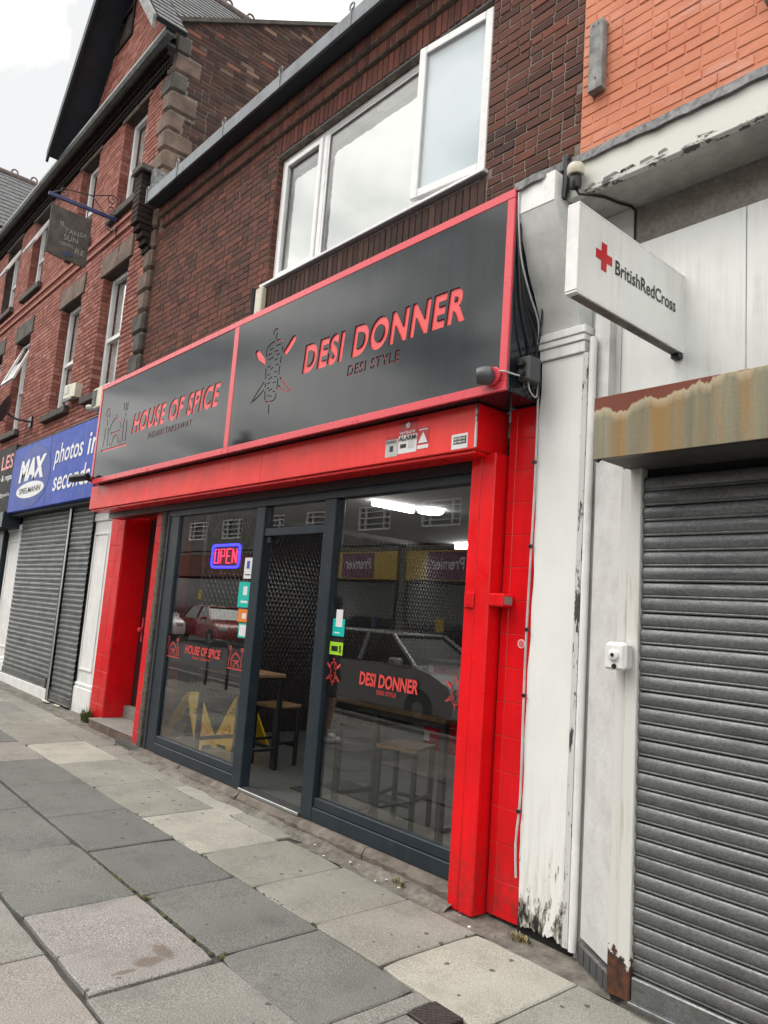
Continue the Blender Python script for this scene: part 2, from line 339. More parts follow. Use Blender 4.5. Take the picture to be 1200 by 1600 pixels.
def rustfoot(name):
    t = NT(name); x, y, z = t.xyz(); e = t.n('ShaderNodeMapRange', **{'0': z, '1': .05, '2': .36, '3': .42, '4': -.3}).outputs[0]
    f = t.ramp(t.math('ADD', t.noise(11, 6, .65), e), (.56, 0), (.59, 1)); r = t.mix(t.ramp(t.noise(20, 5), (.35, 0), (.65, 1)), (.016, .014, .014), (.13, .045, .02))
    c = t.mix(t.ramp(t.noise(1, 5, .7, t.scl((30, 30, 2))), (.56, 0), (.66, .6)), (.64, .64, .62), (.42, .33, .22))
    return t.P(Base_Color=t.mix(f, c, r), Roughness=.6)
M['rustfoot'] = rustfoot('rusting_white_steel')
def paving(name, col, gum=.5, grain=.25, spill=False):
    t = NT(name); v = t.n('ShaderNodeMapRange', **{'0': t.rand(), '3': .86, '4': 1.12}).outputs[0]
    c = t.mix(t.ramp(t.noise(2.2, 5), (.3, 0), (.7, 1)), dk(col, .74), dk(col, 1.14)); c = t.mix(1., c, t.n('ShaderNodeCombineColor', **{'0': v, '1': v, '2': v}).outputs[0], 'MULTIPLY')
    c = t.mix(grain, c, t.ramp(t.noise(170, 2, .6), (.34, dk(col, .25)), (.5, col), (.66, dk(col, 2.3))))
    c = t.mix(t.ramp(t.noise(4.2, 6, .7), (.52, 0), (.75, .65)), c, dk(col, .58))
    c = t.mix(t.ramp(t.noise(1, 5, .6, t.scl((9, 2.5, 1))), (.66, 0), (.76, .28)), c, dk(col, 1.55))
    vo = t.n('ShaderNodeTexVoronoi', voronoi_dimensions='2D', Scale=6.5, Randomness=1., Vector=t.n('ShaderNodeVectorMath', operation='ADD', **{'0': t.pos, '1': t.n('ShaderNodeTexNoise', Vector=t.pos, Scale=22.).outputs['Color']}).outputs[0] if False else t.pos)
    rad = t.math('MULTIPLY', t.xyz(vo.outputs['Color'])[0], .105); sel = t.ramp(t.xyz(vo.outputs['Color'])[1], (1-gum*.55, 0), (1-gum*.55+.01, 1))
    wob = t.math('ADD', vo.outputs['Distance'], t.math('MULTIPLY', t.math('SUBTRACT', t.noise(34, 4, .7), .5), .22))
    g = t.math('MULTIPLY', t.math('LESS_THAN', wob, rad), sel); c = t.mix(t.math('MULTIPLY', g, .8), c, (.055, .052, .05))
    if spill:                                        # brown spill with its own shape
        x, y, z = t.xyz(); ds = []
        for cx, cy, rx, ry in ((-3.44, 1.80, .10, .05), (-3.37, 1.70, .055, .085), (-3.335, 1.575, .02, .07)):
            a = t.math('DIVIDE', t.math('SUBTRACT', x, cx), rx); b = t.math('DIVIDE', t.math('SUBTRACT', y, cy), ry); ds.append(t.math('SQRT', t.math('ADD', t.math('MULTIPLY', a, a), t.math('MULTIPLY', b, b))))
        d = t.math('MINIMUM', t.math('MINIMUM', ds[0], ds[1]), ds[2]); d = t.math('ADD', d, t.math('MULTIPLY', t.math('SUBTRACT', t.noise(22, 5, .65), .5), 1.3))
        c = t.mix(t.ramp(d, (.62, .62), (.95, 0)), c, (.12, .078, .058))
    t.bump(t.math('ADD', t.noise(150, 3), t.math('MULTIPLY', t.noise(18, 4), .8)), .35, .004)
    return t.P(Base_Color=c, Roughness=.88, Specular_IOR_Level=.3)
M['pv_light'] = paving('paving_pale', (.35, .338, .295), .5, .32); M['pv_beige'] = paving('paving_beige', (.255, .25, .22), .9, .32)
M['pv_dark'] = paving('paving_dark', (.152, .153, .144), .4, .45); M['pv_pink'] = paving('paving_pinkish', (.268, .25, .232), .4, .4)
M['pv_granite'] = paving('paving_granite', (.275, .262, .25), .06, .5, True); M['pv_mid'] = paving('paving_mid', (.222, .216, .20), .4, .42)
M['joint'] = plain('joint_sand', (.045, .043, .038), .95, .5, 9, bump=.6, bscale=80); M['concrete'] = plain('concrete_fillet', (.20, .185, .16), .95, .35, 7, bump=.8, bscale=50, dirt=(.05, .045, .04), dirtf=.7, grain=.3)
M['asphalt'] = plain('asphalt', (.05, .05, .052), .9, .25, 3, bump=.6, bscale=90, grain=.3); M['kerb'] = plain('kerb_granite', (.22, .21, .2), .85, .2, 5, grain=.3)
M['sill'] = plain('brown_stone_sill', (.165, .14, .12), .9, .35, 6, bump=.8, bscale=35, dirt=(.06, .05, .045), dirtf=.6)
M['glass'] = glassmat('shop_glass', (.94, .95, .945), 1.3); M['glass_up'] = glassmat('window_glass', (.955, .96, .96), 1.15)
M['film'] = plain('obscured_film', (.80, .83, .81), .7, .08, 1.2); M['film_blue'] = plain('pale_blue_film', (.50, .60, .67), .6, .08, 1.2); M['curtain'] = plain('net_curtain', (.55, .56, .55), .8, .15, 8)
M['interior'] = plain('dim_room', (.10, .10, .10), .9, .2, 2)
M['vinyl'] = plain('black_vinyl', (.006, .006, .007), .4); M['vinyl_red'] = plain('red_vinyl', (.62, .06, .055), .45, .05); 
M['lw'] = plain('white_lettering', (.72, .72, .73), .4, .04); M['lk'] = plain('black_lettering', (.012, .012, .014), .4); M['rc'] = plain('cross_red', (.52, .012, .022), .35, .05)
M['lp'] = plain('pink_lettering', (.68, .20, .20), .4, .05)
M['blue'] = plain('blue_fascia', (.035, .075, .40), .5, .16, 2.5, spec=.2, dirt=(.12, .18, .46), dirtf=.6, streak=1); M['blue_dk'] = plain('dark_blue_disc', (.024, .055, .31), .5, .1, 3)
M['teal'] = plain('teal_sticker', (.0, .46, .40), .4, .05); M['lime'] = plain('lime_sticker', (.34, .62, .03), .4, .05); M['amber'] = plain('orange_sticker', (.75, .22, .02), .4)
M['yellow'] = plain('yellow_plastic', (.86, .56, .02), .4, .08, 6, dirt=(.35, .25, .05), dirtf=.3); M['oak'] = plain('table_wood', (.25, .15, .075), .5, .3, 9, bump=.2, bscale=40, streak=1, dirt=(.13, .07, .035), dirtf=.5)
M['blackwall'] = plain('black_embossed_panel', (.026, .023, .023), .3, .2, 4); M['floor_in'] = plain('grey_vinyl_floor', (.10, .103, .098), .3, .1, 3); M['ceil'] = plain('ceiling_white', (.5, .5, .5), .8, .05)
M['wall_red'] = plain('interior_red', (.50, .012, .025), .5, .1, 3); M['tube'] = emit('light_tube', (1, .98, .95), 16); M['neon_blue'] = emit('blue_neon', (.03, .03, 1), 3.5); M['neon_red'] = emit('red_neon', (1, .03, .07), 3)
M['rtile'] = plain('interior_red_tile', (.40, .012, .022), .2, .15, 9); M['wgrout'] = plain('white_grout', (.6, .6, .6), .8)
M['green'] = plain('weed_green', (.07, .11, .025), .7, .4, 30); M['straw'] = plain('dry_grass', (.34, .26, .12), .8, .3, 30); M['moss'] = plain('moss', (.06, .075, .02), .95, .5, 40, bump=.6)
M['iron'] = plain('cast_iron', (.055, .043, .042), .65, .3, 20, bump=.4, bscale=60, metal=.3)
M['board'] = plain('weathered_signboard', (.075, .062, .055), .85, .35, 6, bump=.5, bscale=30, dirt=(.14, .13, .12), dirtf=.5); M['bluepaint'] = plain('blue_painted_bar', (.03, .05, .17), .45, .2, 8, dirt=(.02, .02, .03), dirtf=.5)
M['carpaint_silver'] = plain('silver_car_paint', (.42, .43, .44), .3, .04, 2, coat=.6); M['carpaint_red'] = plain('red_car_paint', (.30, .01, .015), .25, .04, 2, coat=.6); M['carpaint_white'] = plain('white_car_paint', (.7, .7, .7), .25, .04, 2, coat=.6)
M['carglass'] = plain('car_glass', (.012, .014, .016), .06, .1, 2, spec=.7); M['rubber'] = plain('rubber', (.015, .015, .015), .8)
M['opp'] = plain('dark_render', (.15, .14, .13), .85, .25, 1.5); M['opp_brick'] = plain('opposite_brick', (.15, .06, .045), .9, .3, 2); M['prem_y'] = plain('yellow_fascia', (.55, .36, .03), .4, .06); M['prem_p'] = plain('purple_fascia', (.15, .02, .09), .4, .06)
M['skin'] = plain('skin', (.45, .27, .2), .55, .06, 9); M['cloth'] = plain('dark_cloth', (.02, .02, .024), .9, .2, 20)
M['bag'] = plain('white_carrier_bag', (.62, .62, .6), .5, .08, 9); M['jar_red'] = plain('red_bottle', (.5, .02, .02), .3)

# ------------------------------------------------------------------ lettering and line drawings
def _eval2d(ob):
    bpy.context.view_layer.update(); dg = bpy.context.evaluated_depsgraph_get(); me = bpy.data.meshes.new_from_object(ob.evaluated_get(dg))
    d = ob.data; bpy.data.objects.remove(ob); bpy.data.curves.remove(d); return me
def text2d(body, bold=0., res=3, space=1.):
    cu = bpy.data.curves.new('t', 'FONT'); cu.body = body; cu.size = 1; cu.offset = bold; cu.resolution_u = res; cu.space_character = space; cu.align_x = 'CENTER'; cu.space_line = .95
    ob = bpy.data.objects.new('t', cu); COL.objects.link(ob); me = _eval2d(ob)
    vs = [(v.co.x, v.co.y) for v in me.vertices]; fs = [tuple(p.vertices) for p in me.polygons]; bpy.data.meshes.remove(me)
    x0 = min(v[0] for v in vs); x1 = max(v[0] for v in vs); y0 = min(v[1] for v in vs); y1 = max(v[1] for v in vs)
    return [((x-x0)/(x1-x0), (y-y0)/(y1-y0)) for x, y in vs], fs
def loops_of(vs, fs):                               # boundary polylines of a filled outline
    cnt = {}
    key = lambda i: (round(vs[i][0], 5), round(vs[i][1], 5))
    for f in fs:
        for a, b in zip(f, f[1:]+f[:1]):
            ka, kb = key(a), key(b)
            if ka == kb: continue
            if (kb, ka) in cnt: del cnt[kb, ka]
            else: cnt[ka, kb] = 1
    nx = {}
    for a, b in cnt: nx.setdefault(a, []).append(b)
    out = []
    while nx:
        s = next(iter(nx)); lp = [s]; c = nx[s].pop()
        if not nx[s]: del nx[s]
        while c != s and c in nx:
            lp.append(c); n = nx[c].pop()
            if not nx[c]: del nx[c]
            c = n
        if len(lp) > 2: out.append(lp)
    return out
def text_loops(body, x0, x1, z0, z1, bold=0., shear=0., space=1.):
    vs, fs = text2d(body, bold, 5, space); w = x1-x0-shear*(z1-z0); return [[(x0+u*w+shear*v*(z1-z0), z0+v*(z1-z0)) for u, v in lp] for lp in loops_of(vs, fs)]
def put_text(name, body, o, ux, uz, w, h, mat, parent, bold=0., shear=0., lift=.002, space=1., **k):
    vs, fs = text2d(body, bold, 3, space); o = Vector(o); ux = Vector(ux); uz = Vector(uz); n = ux.cross(uz).normalized()
    mb = MB(); mb.add([o + ux*(u*w+shear*v*h) + uz*(v*h) + n*lift for u, v in vs], fs); return mb.build(name, mat, parent, fix=False, **k)
def stroke(pts, w, closed=False):                   # outline polygon of a thick polyline
    P = [Vector((p[0], p[1])) for p in pts]; L = []; R_ = []
    for i, p in enumerate(P):
        a = P[max(i-1, 0)]; b = P[min(i+1, len(P)-1)]; d = (b-a).normalized(); nrm = Vector((-d.y, d.x))*w/2
        L.append(p+nrm); R_.append(p-nrm)
    return [tuple(v) for v in L+R_[::-1]]
def fill_loops(loops, extrude=0.):
    cu = bpy.data.curves.new('c', 'CURVE'); cu.dimensions = '2D'; cu.fill_mode = 'BOTH'; cu.extrude = extrude
    for lp in loops:
        sp = cu.splines.new('POLY'); sp.points.add(len(lp)-1); sp.use_cyclic_u = True
        for q, (x, y) in zip(sp.points, lp): q.co = (x, y, 0, 1)
    ob = bpy.data.objects.new('c', cu); COL.objects.link(ob); me = _eval2d(ob)
    r = [tuple(v.co) for v in me.vertices], [tuple(p.vertices) for p in me.polygons]; bpy.data.meshes.remove(me); return r
def _hit(a, b):
    def x(p, q, r, s):
        o = lambda u, v, w: (v[0]-u[0])*(w[1]-u[1])-(v[1]-u[1])*(w[0]-u[0])
        return o(p, q, r)*o(p, q, s) < 0 and o(r, s, p)*o(r, s, q) < 0
    if max(p[0] for p in a) < min(p[0] for p in b) or max(p[0] for p in b) < min(p[0] for p in a): return False
    return any(x(a[i-1], a[i], b[j-1], b[j]) for i in range(len(a)) for j in range(len(b)) if not (a is b and (abs(i-j) < 2 or abs(i-j) > len(a)-2)))
def split_loops(loops):                             # loops that can be cut out, and the few that cross a neighbour
    ok, bad = [], []
    for l in loops: (bad if _hit(l, l) or any(_hit(l, o) for o in ok) else ok).append(l)
    return ok, bad
def cut_panel(name, x0, x1, z0, z1, loops, y, th, mat, parent):   # vertical board at y with openings cut through it
    vs, fs = fill_loops([[(x0, z0), (x1, z0), (x1, z1), (x0, z1)]] + loops, th/2)
    return MB().add([(a, y+th/2-c, b) for a, b, c in vs], fs).build(name, mat, parent)
def flat_loops(name, loops, y, mat, parent, f=lambda p: p, **k):
    mb = MB()
    for lp in loops:
        q = [f(p) for p in lp]; vs, fs = fill_loops([q]); mb.add([(a, y, b) for a, b, c in vs], fs)
    return mb.build(name, mat, parent, fix=False, **k)
KEB = [[(-5.286, 3.938), (-5.288, 3.967), (-5.266, 3.984), (-5.237, 3.984), (-5.216, 3.963)], [(-5.231, 3.95), (-5.247, 3.889)], [(-5.256, 3.878), (-5.316, 3.868), (-5.367, 3.846), (-5.376, 3.808), (-5.372, 3.765)], [(-5.363, 3.66), (-5.358, 3.644), (-5.351, 3.561)], [(-5.347, 3.527), (-5.344, 3.487)], [(-5.342, 3.455), (-5.33, 3.375)], [(-5.313, 3.358), (-5.256, 3.345), (-5.198, 3.347), (-5.163, 3.37), (-5.162, 3.406)], [(-5.229, 3.879), (-5.179, 3.873), (-5.138, 3.854), (-5.123, 3.834)], [(-5.127, 3.804), (-5.13, 3.763)], [(-5.137, 3.721), (-5.14, 3.66)], [(-5.145, 3.637), (-5.149, 3.563)], [(-5.154, 3.533), (-5.157, 3.438)], [(-5.259, 3.325), (-5.25, 3.242)], [(-5.37, 3.542), (-5.464, 3.466), (-5.556, 3.382)], [(-5.518, 3.396), (-5.431, 3.430), (-5.362, 3.472)], [(-5.126, 3.534), (-5.036, 3.461), (-4.948, 3.387)], [(-4.974, 3.384), (-5.016, 3.394), (-5.078, 3.428), (-5.135, 3.468)]]
KSL = [[(-5.231, 3.831), (-5.154, 3.831)], [(-5.327, 3.817), (-5.268, 3.82)], [(-5.248, 3.784), (-5.189, 3.781)], [(-5.345, 3.772), (-5.291, 3.78)], [(-5.212, 3.746), (-5.159, 3.747)], [(-5.337, 3.728), (-5.254, 3.738)], [(-5.234, 3.705), (-5.186, 3.709)], [(-5.212, 3.659), (-5.165, 3.655)], [(-5.335, 3.662), (-5.292, 3.667)], [(-5.291, 3.636), (-5.244, 3.646)], [(-5.221, 3.6), (-5.182, 3.597)], [(-5.325, 3.59), (-5.29, 3.597)], [(-5.214, 3.554), (-5.175, 3.552)], [(-5.303, 3.553), (-5.245, 3.561)], [(-5.317, 3.513), (-5.272, 3.52)], [(-5.23, 3.507), (-5.186, 3.507)], [(-5.319, 3.472), (-5.284, 3.475)], [(-5.289, 3.446), (-5.227, 3.457)], [(-5.218, 3.428), (-5.183, 3.425)], [(-5.305, 3.401), (-5.276, 3.411)], [(-5.262, 3.392), (-5.225, 3.393)]]
KH = [[(-5.562, 3.838), (-5.556, 3.86), (-5.519, 3.86), (-5.484, 3.838), (-5.392, 3.752), (-5.382, 3.723), (-5.376, 3.682), (-5.421, 3.718), (-5.473, 3.749), (-5.52, 3.776)], [(-5.112, 3.753), (-5.054, 3.801), (-4.997, 3.854), (-4.961, 3.861), (-4.942, 3.851), (-4.938, 3.818), (-5.0, 3.756), (-5.067, 3.708), (-5.089, 3.726)]]
MOS = [[(-9.013, 3.372), (-8.247, 3.364)], [(-8.97, 3.412), (-8.944, 3.659)], [(-8.839, 3.412), (-8.857, 3.64)], [(-8.905, 3.675), (-8.93, 3.755)], [(-8.942, 3.785), (-8.973, 3.825), (-8.967, 3.873), (-8.924, 3.894), (-8.875, 3.851), (-8.876, 3.809), (-8.896, 3.78)], [(-8.806, 3.591), (-8.788, 3.664), (-8.703, 3.723), (-8.637, 3.729), (-8.541, 3.693), (-8.48, 3.632), (-8.467, 3.59)], [(-8.648, 3.75), (-8.648, 3.776)], [(-8.77, 3.56), (-8.616, 3.555), (-8.49, 3.56)], [(-8.702, 3.40), (-8.679, 3.485), (-8.621, 3.518), (-8.564, 3.516), (-8.514, 3.463), (-8.51, 3.409)], [(-8.379, 3.408), (-8.404, 3.621), (-8.379, 3.69)], [(-8.291, 3.407), (-8.297, 3.566), (-8.317, 3.66)], [(-8.365, 3.71), (-8.372, 3.755)], [(-8.444, 3.882), (-8.43, 3.793)], [(-8.395, 3.877), (-8.378, 3.777)], [(-8.345, 3.876), (-8.335, 3.777)], [(-8.768, 3.412), (-8.76, 3.44)], [(-8.452, 3.40), (-8.44, 3.428)]]
KLOOPS = KH + [stroke(p, .013) for p in KEB] + [stroke(p, .009) for p in KSL]
MLOOPS = [stroke(MOS[0], .026)] + [stroke(p, .017) for p in MOS[1:]]
KLOOPS, KBAD = split_loops(KLOOPS); MLOOPS, MBAD = split_loops(MLOOPS)
M['matt_black'] = plain('matt_black_fascia', (.022, .022, .024), .6, .2, 3, spec=.15)
for k in ('neon_blue', 'neon_red'): M[k].cycles.emission_sampling = 'NONE'

# ------------------------------------------------------------------ ground
def zg(x): return -.009*(x+3)                       # the pavement climbs gently to the left
def sheared(mb): mb.v = [(x, y, z+zg(x)) for x, y, z in mb.v]; return mb
g = MB(); g.box(-300, 300, -300, 300, -1.4, -1.2); g.build('ground', M['asphalt'], kind='structure')
g = MB(); 
for i in range(30): g.box(-60+i*2.6, -60+(i+1)*2.6, -9.2, -.92, -.3, -.125)
sheared(g).build('road', M['asphalt'], kind='structure')
g = MB()
for i in range(30): g.box(-60+i*2.6, -60+(i+1)*2.6, -12.1, -9.2, -.3, 0)
sheared(g).build('far_pavement', M['concrete'], kind='structure')
pv = MB()
for i in range(40): pv.box(-60+i*1.6, -60+(i+1)*1.6, -.76, 4.1, -.16, -.018)
pv = sheared(pv).build('pavement', M['joint'], origin=(0, 0, 0), kind='structure'); ORG[pv] = Vector((0, 0, 0))
def slab(x0, x1, y0, y1, mat, lift=None, g=.0035):
    l = random.uniform(-.003, .003) if lift is None else lift
    x0 += g; x1 -= g; y0 += g; y1 -= g; per = []     # worn, slightly ragged outline with a rounded arris
    for (ax, ay), (bx, by) in (((x0, y0), (x1, y0)), ((x1, y0), (x1, y1)), ((x1, y1), (x0, y1)), ((x0, y1), (x0, y0))):
        n = max(3, int(math.hypot(bx-ax, by-ay)/.11))
        for i in range(n):
            t = i/n; c = .014 if i == 0 and random.random() < .35 else 0
            per.append((ax+(bx-ax)*t+random.uniform(-.0028, .0028), ay+(by-ay)*t+random.uniform(-.0028, .0028), c))
    cx, cy = (x0+x1)/2, (y0+y1)/2; n = len(per); vs = []; tx, ty = random.uniform(-.004, .004), random.uniform(-.004, .004)
    for ins, z in ((0, -.05), (0, -.006), (.007, 0)):
        for px_, py_, c in per:
            k = ins+c; sx = max(-1, min(1, (px_-cx)*40)); sy = max(-1, min(1, (py_-cy)*40)); q = random.uniform(0, .002) if ins else 0
            vs.append((px_-sx*(k+q), py_-sy*(k+q), (l+z if z > -.04 else z)+tx*(px_-cx)+ty*(py_-cy)))
    mb = MB().add(vs, [(j*n+i, j*n+(i+1) % n, (j+1)*n+(i+1) % n, (j+1)*n+i) for j in (0, 1) for i in range(n)] + [tuple(2*n+i for i in range(n))])
    return sheared(mb).build('paving_slab', M[mat], pv, origin=(0, 0, 0))
def row(y0, y1, xs, mats, **k):
    for a, b, m in zip(xs, xs[1:], mats): slab(a, b, y0+random.uniform(-.005, .005), y1, m, **k)
row(3.22, 3.47, [-18, -17.1, -16.2, -15.3, -14.3, -13.4, -12.4, -11.2, -10.13, -9.25, -8.15, -7.64, -7.2, -6.27, -5.3, -4.63], ['pv_beige']*8 + ['pv_beige', 'pv_beige', 'pv_mid', 'pv_beige', 'pv_beige', 'pv_light', 'pv_beige'])
row(2.6, 3.22, [-18, -17, -16.1, -15.1, -14.1, -13.2, -12.3, -11.4, -10.5, -8.44, -7.46, -6.52, -5.52, -4.6], ['pv_beige', 'pv_mid']*4 + ['pv_beige', 'pv_light', 'pv_beige', 'pv_beige', 'pv_light'])
row(2.6, 3.3, [-4.6, -3.95, -3.33, -2.8, -2.16, -1.35, -.5, .4, 1.3], ['pv_beige', 'pv_beige', 'pv_beige', 'pv_light', 'pv_beige', 'pv_mid', 'pv_beige', 'pv_beige'])
row(2.0, 2.6, [-17.5, -16.6, -15.6, -14.6, -13.6, -12.6, -11.6, -10.6, -9.6, -8.63, -7.72, -6.77, -5.78, -4.96, -4.13, -3.28, -2.54], ['pv_beige', 'pv_mid', 'pv_beige', 'pv_dark', 'pv_beige', 'pv_dark', 'pv_beige', 'pv_dark', 'pv_dark', 'pv_pink'] + ['pv_dark']*6)
row(1.36, 1.985, [-14, -13, -12, -11, -10, -9, -8, -7.05, -6.12, -5.15, -4.15], ['pv_mid', 'pv_dark']*3 + ['pv_dark']*4)
slab(-4.14, -3.232, 1.372, 1.975, 'pv_granite', .008, .006)                     # the proud, pinkish flag
row(1.36, 2.0, [-3.22, -2.35, -1.45, -.5, .4], ['pv_mid', 'pv_pink', 'pv_mid', 'pv_mid'])
row(.73, 1.35, [-14, -13, -12, -11, -10, -9, -8, -7, -6.4, -5.5, -4.6, -3.7, -2.8, -1.9, -1, 0, 1], ['pv_mid', 'pv_beige', 'pv_mid', 'pv_dark']*2 + ['pv_mid', 'pv_dark', 'pv_mid', 'pv_pink', 'pv_pink', 'pv_mid', 'pv_mid', 'pv_beige'])
for q, (y0, y1) in enumerate(((.1, .72), (-.5, .09))):
    row(y0, y1, [-14+i*.9+q*.45 for i in range(17)], ['pv_mid', 'pv_beige', 'pv_mid', 'pv_dark']*4)
for a, b, c, d in ((-2.54, -2.43, 2.0, 2.6), (-2.24, -1.4, 2.0, 2.6), (-1.4, -.5, 2.0, 2.6), (-.5, .4, 2.0, 2.6)): slab(a, b, c, d, 'pv_mid', -.004, .003)
slab(-2.425, -2.245, 2.0, 2.425, 'pv_mid', -.003, .003)
fl = MB()                                            # broken mortar fillet between the flags and the shop fronts
for i in range(72):
    x = -18+i*.25; w = .25; yb = 3.47 if x < -4.6 else 3.3
    h = random.uniform(-.008, .006)
    fl.add([(x, yb+random.uniform(-.012, .02), -.01), (x+w, yb+random.uniform(-.012, .02), -.01), (x+w, 4.05, .012+h), (x, 4.05, .012+h)], [(0, 1, 2, 3)])
sheared(fl).build('mortar_fillet', M['concrete'], pv, origin=(0, 0, 0))
for i in range(26):                                  # kerb stones
    sheared(MB().cbox(-22+i*.92, -22+(i+1)*.92-.008, -.92, -.76, -.26, .002, .015)).build('kerb_stone', M['kerb'], pv, origin=(0, 0, 0))
gr = thing('drain_cover', 'small rusty cast iron cover with a lattice pattern set in the paving', 'cover', (-2.335, 2.515, 0))
sheared(MB().cbox(-2.42, -2.25, 2.43, 2.60, -.04, .004, .004)).build('frame', M['iron'], gr)
lt = MB()
for i in range(-5, 6):
    for s_ in (1, -1):
        c = i*.03; pts = []
        for t in (-.085, .085):
            pts.append((t, s_*t+c))
        (a, b), (c2, d) = pts
        b_ = max(-.072, min(.072, b)); d_ = max(-.072, min(.072, d)); a = (b_-c)*s_; c2 = (d_-c)*s_
        if abs(a-c2) < .01: continue
        lt.tube([(-2.335+a, 2.515+b_, .005), (-2.335+c2, 2.515+d_, .005)], .0032, 4)
sheared(lt).build('lattice', M['iron'], gr)

# ------------------------------------------------------------------ brick laying
_bm = {}
def brick_mesh(L, D, H, mat, ax):
    k = (round(L, 3), D, H, mat.name, ax)
    if k not in _bm:
        out = []
        for i in range(3):
            mb = MB(); a = (-L/2, L/2); d = (0, D); mb.cbox(*(a+d if ax == 'y' else d+a), -H/2, H/2, .0045, jit=.0016)
            o = mb.build('brick', mat, None, origin=(0, 0, 0)); me = o.data; bpy.data.objects.remove(o); out.append(me)
        _bm[k] = out
    return random.choice(_bm[k])
def lay(parent, Y, u0, u1, z0, z1, matS, matJ, holes=(), pitch=.0733, L=.225, j=.010, proud=.008, depth=.06, clip=None, nmax=300, ax='y', headers=.12, order=None, sgn=1, skew=.0):
    """bricks whose faces stand at Y (x=Y when ax is 'x'); the ones that show largest become objects, the rest one mesh"""
    out = []; k = 0; z = z0
    while z + pitch*.5 < z1:
        zc = z+pitch/2; a, b = (u0, u1) if clip is None else clip(zc)
        if b > a:
            segs = []; u = u0 - (L/2 if k % 2 else 0) - random.uniform(0, .02)
            while u < u1:
                w = L/2 if random.random() < headers else L
                s0, s1 = max(u, a), min(u+w, b); u += w
                cuts = [(s0, s1)]
                for h in holes:
                    if h[2] < zc < h[3]:
                        nc = []
                        for p, q in cuts:
                            if q <= h[0] or p >= h[1]: nc.append((p, q)); continue
                            if p < h[0]: nc.append((p, h[0]+.0))
                            if q > h[1]: nc.append((h[1], q))
                        cuts = nc
                segs += [(p, q) for p, q in cuts if q-p > .045]
            out += [(p, q, zc) for p, q in segs]
        z += pitch; k += 1
    def pos(p, q, zc): return Vector(((p+q)/2, Y, zc)) if ax == 'y' else Vector((Y, (p+q)/2, zc))
    vis = sorted((b for b in out if in_view(pos(*b))), key=lambda b: (pos(*b)-CAM).length)
    single = set(vis[:nmax]); jm = MB(); H = pitch-j
    for p, q, zc in out:
        l = q-p-j; o = random.uniform(-.0025, .0025)
        if (p, q, zc) in single:
            base = L-j if l > L*.75 else L/2-j; me = brick_mesh(base, depth, H, matS, ax)
            P = pos(p, q, zc)
            if ax == 'y': P.y += o; ob = link_mesh('brick', me, parent, P, (l/base, 1, 1), (random.uniform(-.012, .012)*skew, 0, random.uniform(-.006, .006)*skew))
            else: P.x += o-(depth if sgn > 0 else 0); ob = link_mesh('brick', me, parent, P, (1, l/base, 1))
        else:
            if ax == 'y': jm.box(p+j/2, q-j/2, Y+o, Y+depth, zc-H/2, zc+H/2, 0, random.random())
            else: jm.box(Y-depth, Y+o, p+j/2, q-j/2, zc-H/2, zc+H/2, 0, random.random())
    if jm.v: jm.build('brickwork', matJ, parent, col=True, kind='stuff', fix=False)
def soldiers(parent, x0, x1, z0, z1, Y, D, mat, pitch=.0745, j=.009, name='brick'):
    n = round((x1-x0)/pitch); p = (x1-x0)/n; H = z1-z0-j
    mes = []
    for i in range(3):
        o = MB().cbox(-(p-j)/2, (p-j)/2, 0, D, -H/2, H/2, .004, jit=.0015).build('brick', mat, None, origin=(0, 0, 0)); mes.append(o.data); bpy.data.objects.remove(o)
    for i in range(n): link_mesh(name, random.choice(mes), parent, (x0+(i+.5)*p, Y+random.uniform(-.002, .002), (z0+z1)/2))

# ------------------------------------------------------------------ the takeaway building (upper floor)
YW = 3.8
B = thing('takeaway_building', 'two storey dark brick building with the red takeaway shop on the ground floor', 'building', (-6.1, 3.8, 0))
WIN = (-6.55, -3.53, 4.94, 6.43)
wall = MB().holed(-9.6, -2.69, 2.72, 6.95, [WIN, (-20, -2.95, 0, 2.98)], YW+.0065, YW+.30)
wall.build('wall', M['mortar_main'], B)
lay(B, YW, -9.6, -2.69, 4.02, 6.665, M['brick_main'], M['brick_main_j'], [WIN, (-6.57, -3.50, 6.43, 6.7), (-6.57, -3.50, 4.70, 4.95), (-7.33, -7.17, 6.29, 6.42)], .0733, L=.205, headers=.3, skew=1)
# brick reveal of the window
for s_, xa in ((-1, WIN[0]), (1, WIN[1])):
    for k in range(20):
        z = 4.95+k*.0733; MB().cbox(*( (xa-.005, xa+.004) if s_ < 0 else (xa-.004, xa+.005)), YW+.012, YW+.11, z, z+.063, .002).build('brick', M['brick_soldier'], B)
soldiers(B, -6.56, -3.51, 6.45, 6.662, YW-.003, .07, M['brick_soldier'])
MB().box(-6.55, -3.53, YW+.006, YW+.25, 6.432, 6.4485).build('lintel', M['soffit_navy'], B)
soldiers(B, -6.56, -3.51, 4.70, 4.925, YW-.004, .07, M['brick_sill'])
soldiers(B, -9.42, -2.70, 6.667, 6.79, YW-.045, .30, M['brick_soldier']); soldiers(B, -9.42, -2.70, 6.793, 6.925, YW-.095, .34, M['brick_soldier'])
MB().box(-9.42, -2.70, YW-.039, YW+.2, 6.668, 6.789).box(-9.42, -2.70, YW-.089, YW+.2, 6.794, 6.924).build('corbel_mortar', M['mortar_main'], B)
ab = MB().cbox(-7.325, -7.175, YW-.004, YW+.03, 6.29, 6.42, .004)
for i in range(6):
    for k in range(4): ab.box(-7.312+i*.022, -7.300+i*.022, YW-.0045, YW+.01, 6.303+k*.03, 6.318+k*.03, 1)
ab.build('air_brick', [M['brick_main'], M['dark']], B)
gut = part('gutter', B, (-6, 3.6, 6.93))
x = -9.45; k = 0
